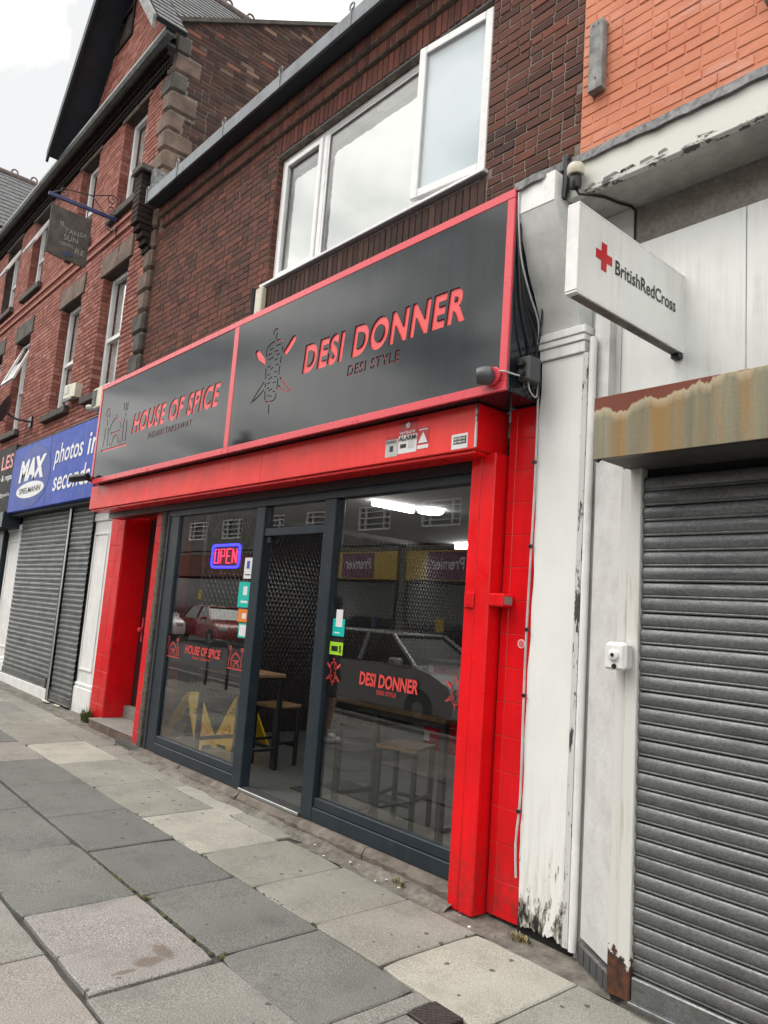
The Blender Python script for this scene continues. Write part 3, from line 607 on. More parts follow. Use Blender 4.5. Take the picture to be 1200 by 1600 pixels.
while x < -2.2:                                      # lead-faced gutter in lengths, with bracket rings
    w = 1.17 if k else .9
    MB().cbox(x+.002, x+w-.002, 3.53, 3.56, 6.925+random.uniform(-.003, .003), 7.085, .005, jit=.002).build('gutter_face', M['lead_gut'], gut)
    br = MB().cbox(x-.012, x+.012, 3.522, 3.529, 6.92, 7.10, .002); br.tube([(x, 3.535, 7.09), (x, 3.535, 7.11)], .008, 6)
    br.tube([(x+.035*math.cos(t), 3.535, 7.13+.035*math.sin(t)) for t in [i*math.pi/5 for i in range(11)]], .009, 6); br.build('bracket', M['timber'], gut)
    x += w; k += 1
MB().box(-9.45, -2.2, 3.561, 4.0, 6.932, 6.96).build('soffit', M['soffit_navy'], gut)
MB().box(-9.45, -2.2, 3.561, 9, 7.0, 7.06).build('roof', M['lead'], B)

def frame(mb, x0, x1, z0, z1, t, y0, y1, b=.006):    # rectangular frame of four bars
    mb.cbox(x0, x0+t, y0, y1, z0, z1, b); mb.cbox(x1-t, x1, y0, y1, z0, z1, b)
    mb.cbox(x0+t+.001, x1-t-.001, y0+.001, y1, z0, z0+t, b); mb.cbox(x0+t+.001, x1-t-.001, y0+.001, y1, z1-t, z1, b); return mb
wn_ = part('window', B, (-5.05, 3.9, 5.0))
YF = 3.875
frame(MB(), -6.545, -3.535, 4.985, 6.425, .055, YF, YF+.07).cbox(-5.80, -5.735, YF-.002, YF+.07, 5.04, 6.37, .006).cbox(-4.36, -4.295, YF-.002, YF+.07, 5.04, 6.37, .006).build('frame', M['upvc'], wn_)
frame(MB(), -6.485, -5.805, 5.045, 6.365, .06, YF-.018, YF+.03).build('casement', M['upvc'], wn_)
MB().box(-6.424, -5.866, YF+.02, YF+.028, 5.106, 6.304).build('pane', M['glass_up'], wn_)
MB().box(-5.734, -4.361, YF+.02, YF+.028, 5.041, 6.369).build('pane', M['glass_up'], wn_)
frame(MB(), -5.733, -4.362, 5.042, 6.368, .022, YF+.004, YF+.019, .003).build('bead', M['upvc'], wn_)
def ragged(x0, x1, z0, z1, y, mat):                  # film on the inside of the pane, cut unevenly
    top = [(x0+(x1-x0)*i/24, z1+random.uniform(-.012, .006)) for i in range(25)]; lft = [(x0+random.uniform(-.004, .010), z0+(z1-z0)*i/26) for i in range(26)]
    MB().prism([(x1, z0)] + [(x1, z1)] + top[::-1][1:-1] + lft[::-1], 1, y, y+.003).build('blind', mat, wn_)
ragged(-6.35, -5.868, 5.11, 6.15, YF+.045, M['film']); ragged(-5.665, -4.363, 5.045, 6.15, YF+.045, M['film'])
ca = part('casement', wn_, (-3.56, 3.86, 5.0)); ca.rotation_euler = (0, 0, .105); ca['label'] = 'side-hung sash standing slightly open'
ORG[ca] = Vector((-3.56, 3.86, 5.0))
frame(MB(), -4.31, -3.56, 5.03, 6.40, .075, 3.83, 3.885).build('sash', M['upvc'], ca)
MB().box(-4.234, -3.636, 3.85, 3.858, 5.107, 6.323).build('pane', M['glass_up'], ca)
MB().box(-4.23, -3.64, 3.872, 3.875, 5.111, 6.319).build('blind', M['film_blue'], ca)
MB().cbox(-6.60, -3.50, YW-.045, YF+.03, 4.952, 4.984, .006).build('sill', M['upvc'], wn_)
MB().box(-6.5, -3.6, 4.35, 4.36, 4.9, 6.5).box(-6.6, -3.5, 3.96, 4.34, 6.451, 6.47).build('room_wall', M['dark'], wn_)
MB().cbox(-6.62, -6.49, YW-.07, YW-.005, 4.55, 4.935, .012).build('vent_duct', M['cream'], B)
MB().tube([(-6.70, YW-.04, 4.5), (-6.70, YW-.04, 4.93), (-6.69, YW-.05, 4.97)], .028, 8).build('pipe', M['black'], B, smooth=True)

# ------------------------------------------------------------------ fascia sign
YS = 3.192
sg = thing('fascia_sign', 'long glossy black shop sign with red border reading HOUSE OF SPICE and DESI DONNER', 'sign', (-5.97, 3.3, 2.98))
X0, X1, Z0, Z1 = -9.235, -2.705, 2.98, 4.228
hos = text_loops('HOUSE OF SPICE', -8.14, -6.14, 3.465, 3.70, .046, .16, 1.13); ita = text_loops('INDIAN TAKEAWAY', -7.67, -6.645, 3.345, 3.415, .012, .16, 1.12)
des = text_loops('DESI DONNER', -4.81, -3.04, 3.492, 3.735, .050, .10, 1.13); dst = text_loops('DESI STYLE', -4.215, -3.65, 3.36, 3.44, .012, .06, 1.15)
p1 = cut_panel('panel', X0+.055, -5.965, Z0+.058, Z1-.058, hos+ita+MLOOPS, YS+.007, .006, M['acm'], sg)
p2 = cut_panel('panel', -5.885, X1-.058, Z0+.058, Z1-.058, des+dst+KLOOPS, YS+.004, .009, M['acm'], sg)
for nm, (a, b, c, d), lb in (('lettering', (-8.18, -6.1, 3.44, 3.73), 'red cut-out letters HOUSE OF SPICE'), ('lettering', (-7.7, -6.6, 3.33, 3.43), 'small red cut-out letters INDIAN TAKEAWAY'), ('emblem', (-9.04, -8.22, 3.33, 3.92), 'red line drawing of a domed palace with a spoon and fork'),
                            ('lettering', (-4.84, -3.0, 3.48, 3.75), 'red cut-out letters DESI DONNER'), ('lettering', (-4.25, -3.6, 3.345, 3.455), 'small red cut-out letters DESI STYLE'), ('emblem', (-5.58, -4.92, 3.22, 4.0), 'red line drawing of a kebab spit with two crossed knives')):
    tag(MB().box(a, b, YS+.0135, YS+.02, c, d).build(nm, M['sign_red'], sg), lb)
for bad in (KBAD, MBAD):
    if bad: flat_loops('emblem_line', bad, YS+.003, M['sign_red'], sg)
bo = MB(); bo.cbox(X0, X1, YS, YS+.02, Z1-.057, Z1, .003); bo.cbox(X0, X1, YS-.001, YS+.02, Z0, Z0+.057, .003)
for a, b in ((X0, X0+.054), (-5.964, -5.886), (X1-.057, X1)): bo.cbox(a, b, YS+.001, YS+.02, Z0+.0575, Z1-.0575, .003)
bo.build('border', M['sign_red2'], sg)
MB().cbox(X0+.004, X1-.002, YS+.026, YW-.012, Z0+.004, Z1-.004, .004).build('box', M['acm'], sg)
dots = MB()
for x in (-9.12, -9.06, -7.6, -7.56, -5.98, -5.87, -4.1, -4.05, -2.76): dots.lathe([(.011, 0), (.009, .005)], (x, YS, Z0+.024), (0, -1, 0), 8)
dots.build('fixing_screw', M['sign_red2'], sg)

# ------------------------------------------------------------------ shutter housing, red posts and tiles
hs = part('shutter_housing', B, (-6.2, 3.4, 2.69))
for a, b in ((-9.43, -5.44), (-5.438, -3.002)): MB().cbox(a, b, 3.29, 3.60, 2.692, 2.978, .004).build('housing_panel', M['red_box'], hs)
MB().cbox(-9.40, -3.02, 3.31, 3.47, 2.668, 2.691, .003).build('bottom_lip', M['red'], hs)
MB().box(-9.25, -3.16, 3.48, 3.66, 2.60, 2.668).build('shutter_slot', M['black'], hs)
MB().cbox(-3.001, -2.995, 3.292, 3.58, 2.695, 2.975, .001).build('end_cap', M['red'], hs)
MB().box(-3.008, -2.9945, 3.286, 3.296, 2.70, 2.97).build('worn_edge', M['crack'], hs)
def tiled(x0, x1, z0, z1, Y, cols, rows, D=.05):
    xs = cols; zs = [z0+(z1-z0)*i/rows for i in range(rows+1)]
    MB().box(x0, x1, Y+.0035, Y+D, z0, z1).build('tile_bed', M['red_grout'], B)
    for a, b in zip(xs, xs[1:]):
        for c, d in zip(zs, zs[1:]):
            MB().cbox(a+.0018, b-.0018, Y+random.uniform(-.0008, .0008), Y+.012, c+.0018, d-.0018, .0025).build('tile', M['red_tile'], B)
tiled(-2.93, -2.702, .02, 2.975, 3.525, [-2.93, -2.872, -2.702], 15, .28)
tiled(-9.74, -9.305, .10, 2.69, 3.72, [-9.74, -9.50, -9.305], 13, .30)
pil = part('shutter_guide', B, (-3.02, 3.45, 0)); pil['label'] = 'red painted guide post at the right of the shop window'
MB().cbox(-3.145, -3.060, 3.425, 3.62, .0, 2.69, .006).build('rail', M['red'], pil); MB().cbox(-3.058, -2.945, 3.42, 3.66, .0, 2.69, .008).build('rail', M['red'], pil)
MB().cbox(-3.13, -3.055, 3.408, 3.424, 1.735, 1.83, .005).cbox(-3.112, -3.072, 3.404, 3.409, 1.752, 1.815, .004).build('lock_plate', M['red'], pil)
MB().cbox(-2.944, -2.835, 3.42, 3.52, 1.75, 1.828, .008).box(-2.8345, -2.833, 3.435, 3.505, 1.765, 1.813, 1).build('junction_box', [M['red'], M['render']], pil)
# passage doorway on the left
dw = part('side_entrance', B, (-8.7, 4.0, .1))
MB().box(-9.40, -9.298, 3.735, 4.34, .10, 2.69).build('reveal', M['red'], dw)
MB().cbox(-9.297, -7.80, 4.06, 4.10, .30, 2.69, .004).cbox(-9.20, -8.1, 4.045, 4.059, .38, 2.5, .006).build('door', M['black'], dw)
MB().lathe([(.022, 0), (.03, .02), (.03, .05), (.015, .06)], (-9.16, 4.045, 1.25), (0, -1, 0), 12).cbox(-9.18, -9.14, 4.038, 4.045, 1.1, 1.4, .003).build('door_handle', M['sign_red2'], dw)
MB().box(-9.297, -7.8, 3.98, 4.059, .155, .30).build('inner_step', M['pv_mid'], dw)
MB().cbox(-9.34, -7.98, 3.585, 4.02, .02, .135, .006).build('step', M['concrete'], dw)
MB().cbox(-9.35, -7.98, 3.575, 4.02, .136, .154, .004).build('tread', M['pv_pink'], dw)
for i in range(8):
    MB().cbox(-9.33+i*.168, -9.33+(i+1)*.168-.006, 3.577, 3.584, .045, .133, .002).build('riser_tile', M['stone'], dw)
MB().box(-9.2, -7.8, 3.74, 4.06, 2.66, 2.69).build('soffit', M['red'], dw)
ts = part('tiled_strip', B, (-7.9, 3.56, .03)); ts['label'] = 'narrow red tiled post between side entrance and shop window'
MB().box(-7.978, -7.842, 3.554, 3.60, .03, 2.668).build('tile_bed', M['red_grout'], ts)
for k in range(13): MB().cbox(-7.98, -7.84, 3.548, 3.556, .032+k*.2028, .032+(k+1)*.2028-.004, .002).build('tile', M['red_tile'], ts)
MB().box(-7.841, -7.68, 3.605, 3.64, .05, 2.668).build('gap', M['dark'], ts)
MB().cbox(-7.765, -7.675, 3.50, 3.60, .06, 2.66, .012, jit=.004).build('post', M['timber_rot'], ts)

# ------------------------------------------------------------------ shop front
sf = part('shopfront', B, (-5.3, 3.53, .1))
YG = 3.505
sl = MB()
for a, b in ((-7.62, -6.7), (-6.695, -5.6), (-5.595, -4.7), (-4.695, -3.95), (-3.945, -3.12)):
    n = 14; top = []; 
    for i in range(n+1):                             # eroded nosing
        x = a+(b-a)*i/n; e = random.uniform(0, .014); sl_y = 3.447+random.uniform(-.006, .006); top.append([(x, sl_y, -.02), (x, sl_y-.004, .06+random.uniform(-.01, .01)), (x, sl_y+.012+e, .098-e*.8), (x, 3.47+e, .104), (x, 3.62, .1045)])
    vs = [p for r in top for p in r]; MB().add(vs, [(i*5+k, (i+1)*5+k, (i+1)*5+k+1, i*5+k+1) for i in range(n) for k in range(4)]).build('stone_sill', M['sill'], sf, fix=False)
fl2 = MB(); ns_ = 62; vs = []
for i in range(ns_+1):                               # crumbling mortar along the sill
    x = -7.7+i*4.6/ns_; e = .018*math.sin(i*.9)+random.uniform(-.012, .012); h = .030+.008*math.sin(i*.6)+random.uniform(-.006, .004)
    vs += [(x, 3.352+e, -.012), (x, 3.372+e*.8, .006+random.uniform(-.004, .004)), (x, 3.41+e*.3, h*.7), (x, 3.455, h)]
fl2.add(vs, [(i*4+k, (i+1)*4+k, (i+1)*4+k+1, i*4+k+1) for i in range(ns_) for k in range(3)])
sheared(fl2).build('sill_fillet', M['concrete'], sf, smooth=True, fix=False)
MB().cbox(-7.56, -7.345, YG+.01, YG+.09, .106, 2.60, .005).build('jamb', M['navy'], sf)
MB().cbox(-7.60, -7.561, YG+.0, YG+.012, .106, 2.60, .003).build('jamb_trim', M['soffit_navy'], sf)
MB().cbox(-7.60, -3.146, YG+.001, YG+.095, 2.535, 2.605, .004).build('head', M['navy'], sf)
def shop_window(x0, x1, label):
    w = part('shop_window', sf, ((x0+x1)/2, YG, .106)); w['label'] = label
    MB().cbox(x0, x1, YG, YG+.085, .106, .205, .005).cbox(x0, x1, YG+.012, YG+.08, .206, .275, .005).build('bottom_rail', M['navy'], w)
    MB().box(x0+.0, x1, YG+.035, YG+.043, .276, 2.534).build('pane', M['glass'], w); return w
w1 = shop_window(-7.345, -5.79, 'shop window under the HOUSE OF SPICE sign with neon OPEN sign'); w2 = shop_window(-4.62, -3.146, 'shop window under the DESI DONNER sign next to the red post')
MB().cbox(-5.789, -5.645, YG-.004, YG+.095, .106, 2.534, .006).build('mullion', M['navy'], sf); MB().cbox(-4.765, -4.621, YG-.003, YG+.095, .106, 2.534, .006).build('mullion', M['navy'], sf)
dr = part('doorway', sf, (-5.2, 3.53, .106))
MB().cbox(-5.644, -4.766, YG+.005, YG+.09, 2.265, 2.335, .005).build('transom', M['navy'], dr)
MB().box(-5.644, -4.766, YG+.04, YG+.048, 2.336, 2.534).build('pane', M['glass'], dr)
MB().cbox(-5.644, -4.766, YG-.02, YG+.10, .106, .132, .004).build('threshold', M['alu'], dr)
MB().cbox(-4.885, -4.79, YG+.10, YG+.15, .133, 2.264, .004).build('door_edge', M['navy'], dr); MB().cbox(-4.893, -4.886, YG+.095, YG+.15, .133, 2.264, .002).build('door_seal', M['alu'], dr)
MB().cbox(-5.62, -5.56, YG+.02, YG+.10, 2.20, 2.262, .006).build('door_closer', M['black'], dr)
yv = YG+.0465
for w, x0, x1 in ((w1, -7.345, -5.79), (w2, -4.62, -3.146)):
    MB().add([(x0, yv, 1.03), (x1, yv, 1.03), (x1, yv, 1.305), (x0, yv, 1.305)], [(0, 1, 2, 3)]).build('vinyl_band', M['vinyl'], w, fix=False)
def mapper(cx, cz, s, ox, oz): return lambda p: (cx+(p[0]-ox)*s, cz+(p[1]-oz)*s)
for cx, w in ((-7.22, w1), (-5.96, w1)): flat_loops('emblem', [stroke(p, .026) for p in MOS], YG+.0325, M['vinyl_red'], w, mapper(cx, 1.075, .38, -8.63, 3.36))
yf = YG+.0335
put_text('lettering', 'HOUSE OF SPICE', (-6.95, yf, 1.135), (1, 0, 0), (0, 0, 1), .70, .085, M['vinyl_red'], w1, .03, .1); put_text('lettering', 'INDIAN TAKEAWAY', (-6.78, yf, 1.095), (1, 0, 0), (0, 0, 1), .36, .025, M['vinyl_red'], w1)
put_text('lettering', 'DESI DONNER', (-4.22, yf, 1.145), (1, 0, 0), (0, 0, 1), .61, .095, M['vinyl_red'], w2, .034, .06); put_text('lettering', 'DESI STYLE', (-4.02, yf, 1.10), (1, 0, 0), (0, 0, 1), .2, .03, M['vinyl_red'], w2)
for cx in (-4.535, -3.275): flat_loops('emblem', [stroke(p, .020) for p in KEB] + [stroke(p, .015) for p in KSL[::2]] + KH, YG+.0325, M['vinyl_red'], w2, mapper(cx, 1.10, .27, -5.25, 3.24))
ys_ = YG+.0325
def sticker(label, rects, group=None):
    mb = MB(); ms = []
    for i, (x0, x1, z0, z1, m) in enumerate(rects):
        if M[m] not in ms: ms.append(M[m])
        y = ys_ - i*.0004; mb.add([(x0, y, z0), (x1, y, z0), (x1, y, z1), (x0, y, z1)], [(0, 1, 2, 3)], ms.index(M[m]))
    return mb.build('window_sticker', ms, None, label=label, cat='sticker', fix=False)
sticker('white notice stuck on the glass above the teal sticker, left of the door', [(-5.97, -5.83, 1.89, 2.08, 'lw'), (-5.93, -5.88, 1.98, 2.05, 'blue'), (-5.95, -5.85, 1.92, 1.93, 'lk')])
sticker('teal sticker with a white figure on the glass left of the door', [(-6.03, -5.81, 1.63, 1.86, 'teal'), (-5.95, -5.88, 1.74, 1.82, 'lw'), (-5.98, -5.86, 1.67, 1.69, 'lw')])
sticker('small orange sticker below the teal one left of the door', [(-6.0, -5.81, 1.50, 1.615, 'amber'), (-5.93, -5.86, 1.53, 1.58, 'lw')])
sticker('pale green sticker lowest of the stack left of the door', [(-5.97, -5.81, 1.36, 1.49, 'teal'), (-5.955, -5.825, 1.375, 1.475, 'lw')])
sticker('teal sticker with a white bag shape on the glass right of the door', [(-4.585, -4.44, 1.47, 1.60, 'teal'), (-4.55, -4.47, 1.54, 1.67, 'lw'), (-4.56, -4.49, 1.49, 1.50, 'lw')])
fs_ = sticker('lime green food hygiene rating sticker on the glass right of the door', [(-4.60, -4.44, 1.33, 1.455, 'lk'), (-4.60, -4.44, 1.33, 1.425, 'lime'), (-4.58, -4.50, 1.355, 1.395, 'lk')])
put_text('digit', '5', (-4.485, ys_-.002, 1.35), (1, 0, 0), (0, 0, 1), .028, .05, M['lk'], fs_, .03)
# neon sign
no = thing('open_sign', 'glowing blue and red neon OPEN sign hanging inside the left window', 'sign', (-6.45, 3.62, 1.99))
def rrect(x0, x1, z0, z1, r, y, n=5):
    pts = []
    for cx, cz, a0 in ((x1-r, z1-r, 0), (x0+r, z1-r, 90), (x0+r, z0+r, 180), (x1-r, z0+r, 270)):
        for i in range(n): a = math.radians(a0+90*i/(n-1)); pts.append((cx+r*math.cos(a), y, cz+r*math.sin(a)))
    return pts + [pts[0]]
MB().tube(rrect(-6.71, -6.19, 2.0, 2.215, .04, 3.60), .012, 8, cap=False).build('border_tube', M['neon_blue'], no, smooth=True)
MB().cbox(-6.72, -6.18, 3.622, 3.632, 1.99, 2.225, .004).build('backing', M['vinyl'], no)
LT = {'O': [(0, 0), (0, 1), (1, 1), (1, 0), (0, 0)], 'P': [(0, 0), (0, 1), (1, 1), (1, .5), (0, .5)], 'E': [(1, 0), (0, 0), (0, 1), (1, 1)], 'e': [(0, .5), (.8, .5)], 'N': [(0, 0), (0, 1)], 'n': [(.02, .97), (.98, .03)], 'm': [(1, 0), (1, 1)]}
nl = MB()
for i, ch in enumerate('OPEN'):
    for q in [ch] + (['e'] if ch == 'E' else ['n', 'm'] if ch == 'N' else []): nl.tube([(-6.655+i*.114+u*.070, 3.60, 2.04+v*.135) for u, v in LT[q]], .006, 6)
nl.build('letter_tube', M['neon_red'], no, smooth=True)

# ------------------------------------------------------------------ inside the takeaway
rm = part('interior', B, (-5.4, 6, .1))
MB().box(-8.3, -2.96, 3.50, 10.2, .02, .10).build('floor', M['floor_in'], rm)
MB().box(-8.3, -2.96, 3.66, 10.2, 2.78, 2.84).build('ceiling', M['ceil'], rm)
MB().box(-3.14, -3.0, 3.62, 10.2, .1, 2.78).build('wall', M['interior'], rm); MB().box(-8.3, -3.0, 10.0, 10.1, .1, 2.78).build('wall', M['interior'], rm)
MB().box(-8.30, -8.099, 4.13, 10.2, .1, 2.78).build('wall', M['blackwall'], rm); MB().box(-8.30, -8.10, 3.70, 4.129, .1, 2.78).box(-8.10, -7.62, 3.66, 3.699, .1, 2.6).build('wall', M['wall_red'], rm)
dp = MB(); n = 0
for i in range(98):                                  # embossed diamond lining of the left wall
    for k in range(46):
        y = 4.15+i*.058+(k % 2)*.029; z = .14+k*.0565; 
        if z > 2.7: continue
        a, b, c, d = (-8.095, y-.0285, z), (-8.095, y, z-.055), (-8.095, y+.0285, z), (-8.095, y, z+.055); dp.add([a, b, c, d, (-8.084, y, z)], [(0, 1, 4), (1, 2, 4), (2, 3, 4), (3, 0, 4)])
dp.build('embossed_lining', M['blackwall'], rm, kind='stuff')
for i in range(2):
    q = MB().cbox(-5.63+i*1.4, -5.57+i*1.4, 4.7+i*.9, 5.25+i*1.2, 2.72, 2.765, .01); q.build('light_tube', M['tube'], rm)
MB().lathe([(.12, 0), (.14, .02), (.13, .035)], (-5.5, 5.4, 2.735), (0, 0, 1), 20).build('ceiling_lamp', M['tube'], rm)
MB().cbox(-7.6, -3.2, 8.0, 8.06, 2.70, 2.76, .01).build('light_tube', M['tube'], rm)  # extra tube at the back, added to brighten the interior
ct = part('counter', rm, (-5, 6.6, .1))
MB().box(-6.6, -3.3, 6.62, 6.9, .1, 1.12).build('counter_core', M['wgrout'], ct); MB().cbox(-6.65, -3.25, 6.55, 7.1, 1.121, 1.16, .005).build('worktop', M['black'], ct)
for k in range(10):
    for i in range(17):
        x0 = -6.6+i*.2-(k % 2)*.1; x1 = x0+.194
        if x1 > -3.32 or x0 < -6.6: continue
        MB().cbox(x0, x1, 6.61, 6.622, .105+k*.1, .105+k*.1+.094, .003).build('tile', M['rtile'], ct)
for i in range(3):                                   # menu boards behind the counter
    m_ = thing('menu_board', ('left', 'middle', 'right')[i]+' one of three framed white menu boards behind the counter', 'menu board', (-5.9+i*.62, 7.9, 1.5))
    frame(MB(), -6.18+i*.62, -5.62+i*.62, 1.42, 1.98, .03, 7.88, 7.92).build('frame', M['lw'], m_); MB().box(-6.15+i*.62, -5.65+i*.62, 7.905, 7.915, 1.45, 1.95).build('sheet', M['curtain'], m_)
for i in range(5):
    b_ = thing('sauce_bottle', ('first', 'second', 'third', 'fourth', 'fifth')[i]+' red sauce bottle from the left in the row on the counter', 'bottle', (-5.75+i*.16, 6.8, 1.16), group='bottles on the counter')
    MB().lathe([(.035, 0), (.038, .03), (.038, .14), (.014, .18), (.012, .22)], (-5.75+i*.16, 6.8, 1.161), (0, 0, 1), 12).build('bottle', M['jar_red'], b_, smooth=True)
    MB().lathe([(.014, 0), (.006, .05)], (-5.75+i*.16, 6.8, 1.381), (0, 0, 1), 8).build('nozzle', M['lw'], b_)
for i, (x, y, w) in enumerate(((-4.72, 6.2, .17), (-4.30, 6.15, .15))):
    b_ = thing('carrier_bag', ('left', 'right')[i]+' of two white carrier bags hanging above the counter', 'bag', (x, y, 1.3), group='bags above the counter')
    mb = MB(); n = 14; rings = [(0.02, .9), (.5, .95), (.85, 1.0), (1, .85), (.75, .5), (.25, .2), (.05, .06)]; z = [1.28, 1.25, 1.32, 1.5, 1.7, 1.85, 1.98]
    vs = []
    for (r, _), zz in zip(rings, z):
        for k in range(n): a = 2*math.pi*k/n; q = w*r*(1+.14*math.sin(3*a+i*2+zz*5)); vs.append((x+q*math.cos(a), y+.6*q*math.sin(a), zz))
    mb.add(vs, [(p*n+k, p*n+(k+1) % n, (p+1)*n+(k+1) % n, (p+1)*n+k) for p in range(len(z)-1) for k in range(n)]); mb.build('bag', M['bag'], b_, smooth=True)
    MB().tube([(x, y, 1.97), (x, y, 2.3)], .004, 5).build('hook', M['metal'], b_)
def table(name, label, x0, x1, y0, y1, h):
    t = thing(name, label, 'table', ((x0+x1)/2, (y0+y1)/2, .1), group='high tables in the window')
    MB().cbox(x0, x1, y0, y1, h-.035, h, .005).build('tabletop', M['oak'], t)
    for x in (x0+.03, x1-.03):
        for y in (y0+.03, y1-.03): MB().cbox(x-.022, x+.022, y-.022, y+.022, .1, h-.036, .003).build('leg', M['black'], t)
    for y in (y0+.03, y1-.03): MB().cbox(x0+.053, x1-.053, y-.018, y+.018, h-.075, h-.037, .003).build('rail', M['black'], t)
    for x in (x0+.03, x1-.03): MB().cbox(x-.018, x+.018, y0+.053, y1-.053, .28, .315, .003).build('rail', M['black'], t)
    return t
table('high_table', 'narrow wooden topped high table behind the DESI DONNER window', -4.62, -3.46, 3.66, 4.10, 1.01); table('high_table', 'narrow wooden topped high table beside the neon sign window', -7.0, -6.2, 3.75, 4.26, 1.01)
def stool(label, cx, cy, rz, h=.70):
    t = thing('bar_stool', label, 'stool', (cx, cy, .1), rz, group='bar stools'); a = .17
    MB().cbox(-a, a, -a, a, h-.13, h-.1, .005).build('seat', M['oak'], t)
    for sx in (-1, 1):
        for sy in (-1, 1): MB().cbox(sx*(a-.02)-.017, sx*(a-.02)+.017, sy*(a-.02)-.017, sy*(a-.02)+.017, 0, h-.131, .003).build('leg', M['black'], t)
    for s_ in (-1, 1):
        MB().cbox(-a+.038, a-.038, s_*(a-.02)-.012, s_*(a-.02)+.012, .18, .205, .002).build('footrest', M['black'], t); MB().cbox(s_*(a-.02)-.012, s_*(a-.02)+.012, -a+.038, a-.038, .22, .245, .002).build('footrest', M['black'], t)
stool('wooden seated bar stool under the table behind the DESI DONNER window', -4.22, 4.05, .35); stool('wooden seated bar stool standing in the open doorway', -6.45, 4.36, .15)
def wet_floor(label, cx, cy, rz):
    t = thing('wet_floor_sign', label, 'floor sign', (cx, cy, .1), rz, group='wet floor signs')
    for s_ in (-1, 1):
        top = Vector((s_*.02, 0, .56)); bot = Vector((s_*.32, 0, 0)); vs = []
        def q(u, w): p = top.lerp(bot, u); return (p.x, w, p.z)
        outline = [(0, -.06), (0, .06), (.12, .10), (.95, .15), (1, .15), (1, .09), (.93, .06), (.93, -.06), (1, -.09), (1, -.15), (.95, -.15), (.12, -.10)]
        d = Vector((.012*s_, 0, .005)); n = len(outline); f = [q(u, w) for u, w in outline]; b = [tuple(Vector(p)-d*1.6) for p in f]
        MB().add(f+b, [tuple(range(n)), tuple(range(n, 2*n))[::-1]] + [(i, (i+1) % n, n+(i+1) % n, n+i) for i in range(n)]).build('panel', M['yellow'], t)
        dirv = (bot-top).normalized(); ux = Vector((0, s_*1., 0)); nrm = ux.cross(-dirv)
        o = top.lerp(bot, .40) - ux*.075 + nrm*.003
        put_text('lettering', 'CAUTION\nWET FLOOR', o, ux, -dirv, .15, .075, M['lk'], t, .02, lift=.002)
        c0 = top.lerp(bot, .66); tri = [c0 + ux*a - dirv*b + nrm*.004 for a, b in ((-.07, -.06), (.07, -.06), (0, .07))]; MB().add(tri, [(0, 1, 2)]).build('warning_triangle', M['sign_red'], t, fix=False)
        tri = [c0 + ux*a - dirv*b + nrm*.006 for a, b in ((-.045, -.045), (.045, -.045), (0, .042))]; MB().add(tri, [(0, 1, 2)]).build('triangle_face', M['yellow'], t, fix=False)
    MB().box(-.03, .03, -.035, .035, .505, .53).build('handle_slot', M['dark'], t)
wet_floor('yellow folding wet floor sign in full view behind the left window glass', -7.70, 4.07, .24); wet_floor('yellow folding wet floor sign half hidden by the door frame', -7.44, 4.57, 1.87)
MB().cbox(-5.55, -4.7, 3.95, 4.6, .101, .112, .004).build('door_mat', M['rubber'], None, label='dark rubber mat on the floor just inside the door', cat='mat')

# ------------------------------------------------------------------ charity shop on the right
R_ = thing('charity_shop_building', 'shop with orange painted brick above, white canopy and closed grey roller shutter', 'building', (-1.2, 3.8, 0))
MB().box(-2.69, 1.4, YW+.0045, YW+.3, 3.55, 7.2).build('wall', M['orange'], R_)
lay(R_, YW, -2.69, 1.2, 4.40, 7.1, M['orange'], M['orange'], (), .0733, L=.205, headers=.25, j=.009, skew=1.5)
cn = part('canopy', R_, (-1, 3.4, 4.1))
MB().cbox(-2.437, 1.3, 3.335, 3.38, 4.102, 4.318, .004).build('fascia_board', M['fascia'], cn)
MB().box(-2.44, 1.3, 3.381, 3.70, 4.104, 4.125).build('soffit', M['soffit'], cn)
MB().cbox(-2.703, -2.442, 3.222, 3.5, 4.063, 4.25, .004).build('head_block', M['white'], cn)
ld = MB(); xs = [-2.72+i*.06 for i in range(67)]
zt = lambda x: .003*math.sin(x*5)+.003*math.sin(x*31)+random.uniform(-.003, .003)
prof = []
for x in xs:
    d = zt(x); w = min(1, max(0, (x+2.50)/.06)); f_ = -.113*(1-w); g_ = -.075*(1-w); prof.append([(x, YW-.004, 4.66+d), (x, YW-.012, 4.60+d), (x, 3.345+f_, 4.36+d+g_), (x, 3.318+d*.5+f_, 4.345+d+g_), (x, 3.314+d*.5+f_, 4.292+d*1.5+g_), (x, 3.328+f_, 4.291+d+g_)])
vs = [p for r in prof for p in r]; ld.add(vs, [(i*6+k, (i+1)*6+k, (i+1)*6+k+1, i*6+k+1) for i in range(len(xs)-1) for k in range(5)]); ld.build('lead_flashing', M['lead'], cn, smooth=True, fix=False)
for i in range(5):                                   # curls of flaking paint
    x = -2.30+i*.11+random.uniform(-.02, .02); w = random.uniform(.05, .11); z = 4.115+random.uniform(0, .02)
    MB().add([(x, 3.333, z), (x+w, 3.333, z+.008), (x+w*.8, 3.326-.006*random.random(), z+.02), (x+w*.1, 3.322, z+.012)], [(0, 1, 2, 3)]).build('paint_flake', M['crack'] if i % 3 else M['fascia'], cn, fix=False)
MB().box(-2.44, 1.3, 3.66, 3.70, 3.80, 4.103).build('render_band', M['render'], R_)
MB().tube([(-2.435, 3.31, 4.36), (-2.432, 3.315, 4.20), (-2.435, 3.305, 4.10)], [.022, .024, .018], 8).cbox(-2.46, -2.41, 3.295, 3.33, 4.33, 4.375, .006).build('conduit', M['black'], R_, smooth=True)
fpn = part('fascia_panel', R_, (-1, 3.6, 3)); 
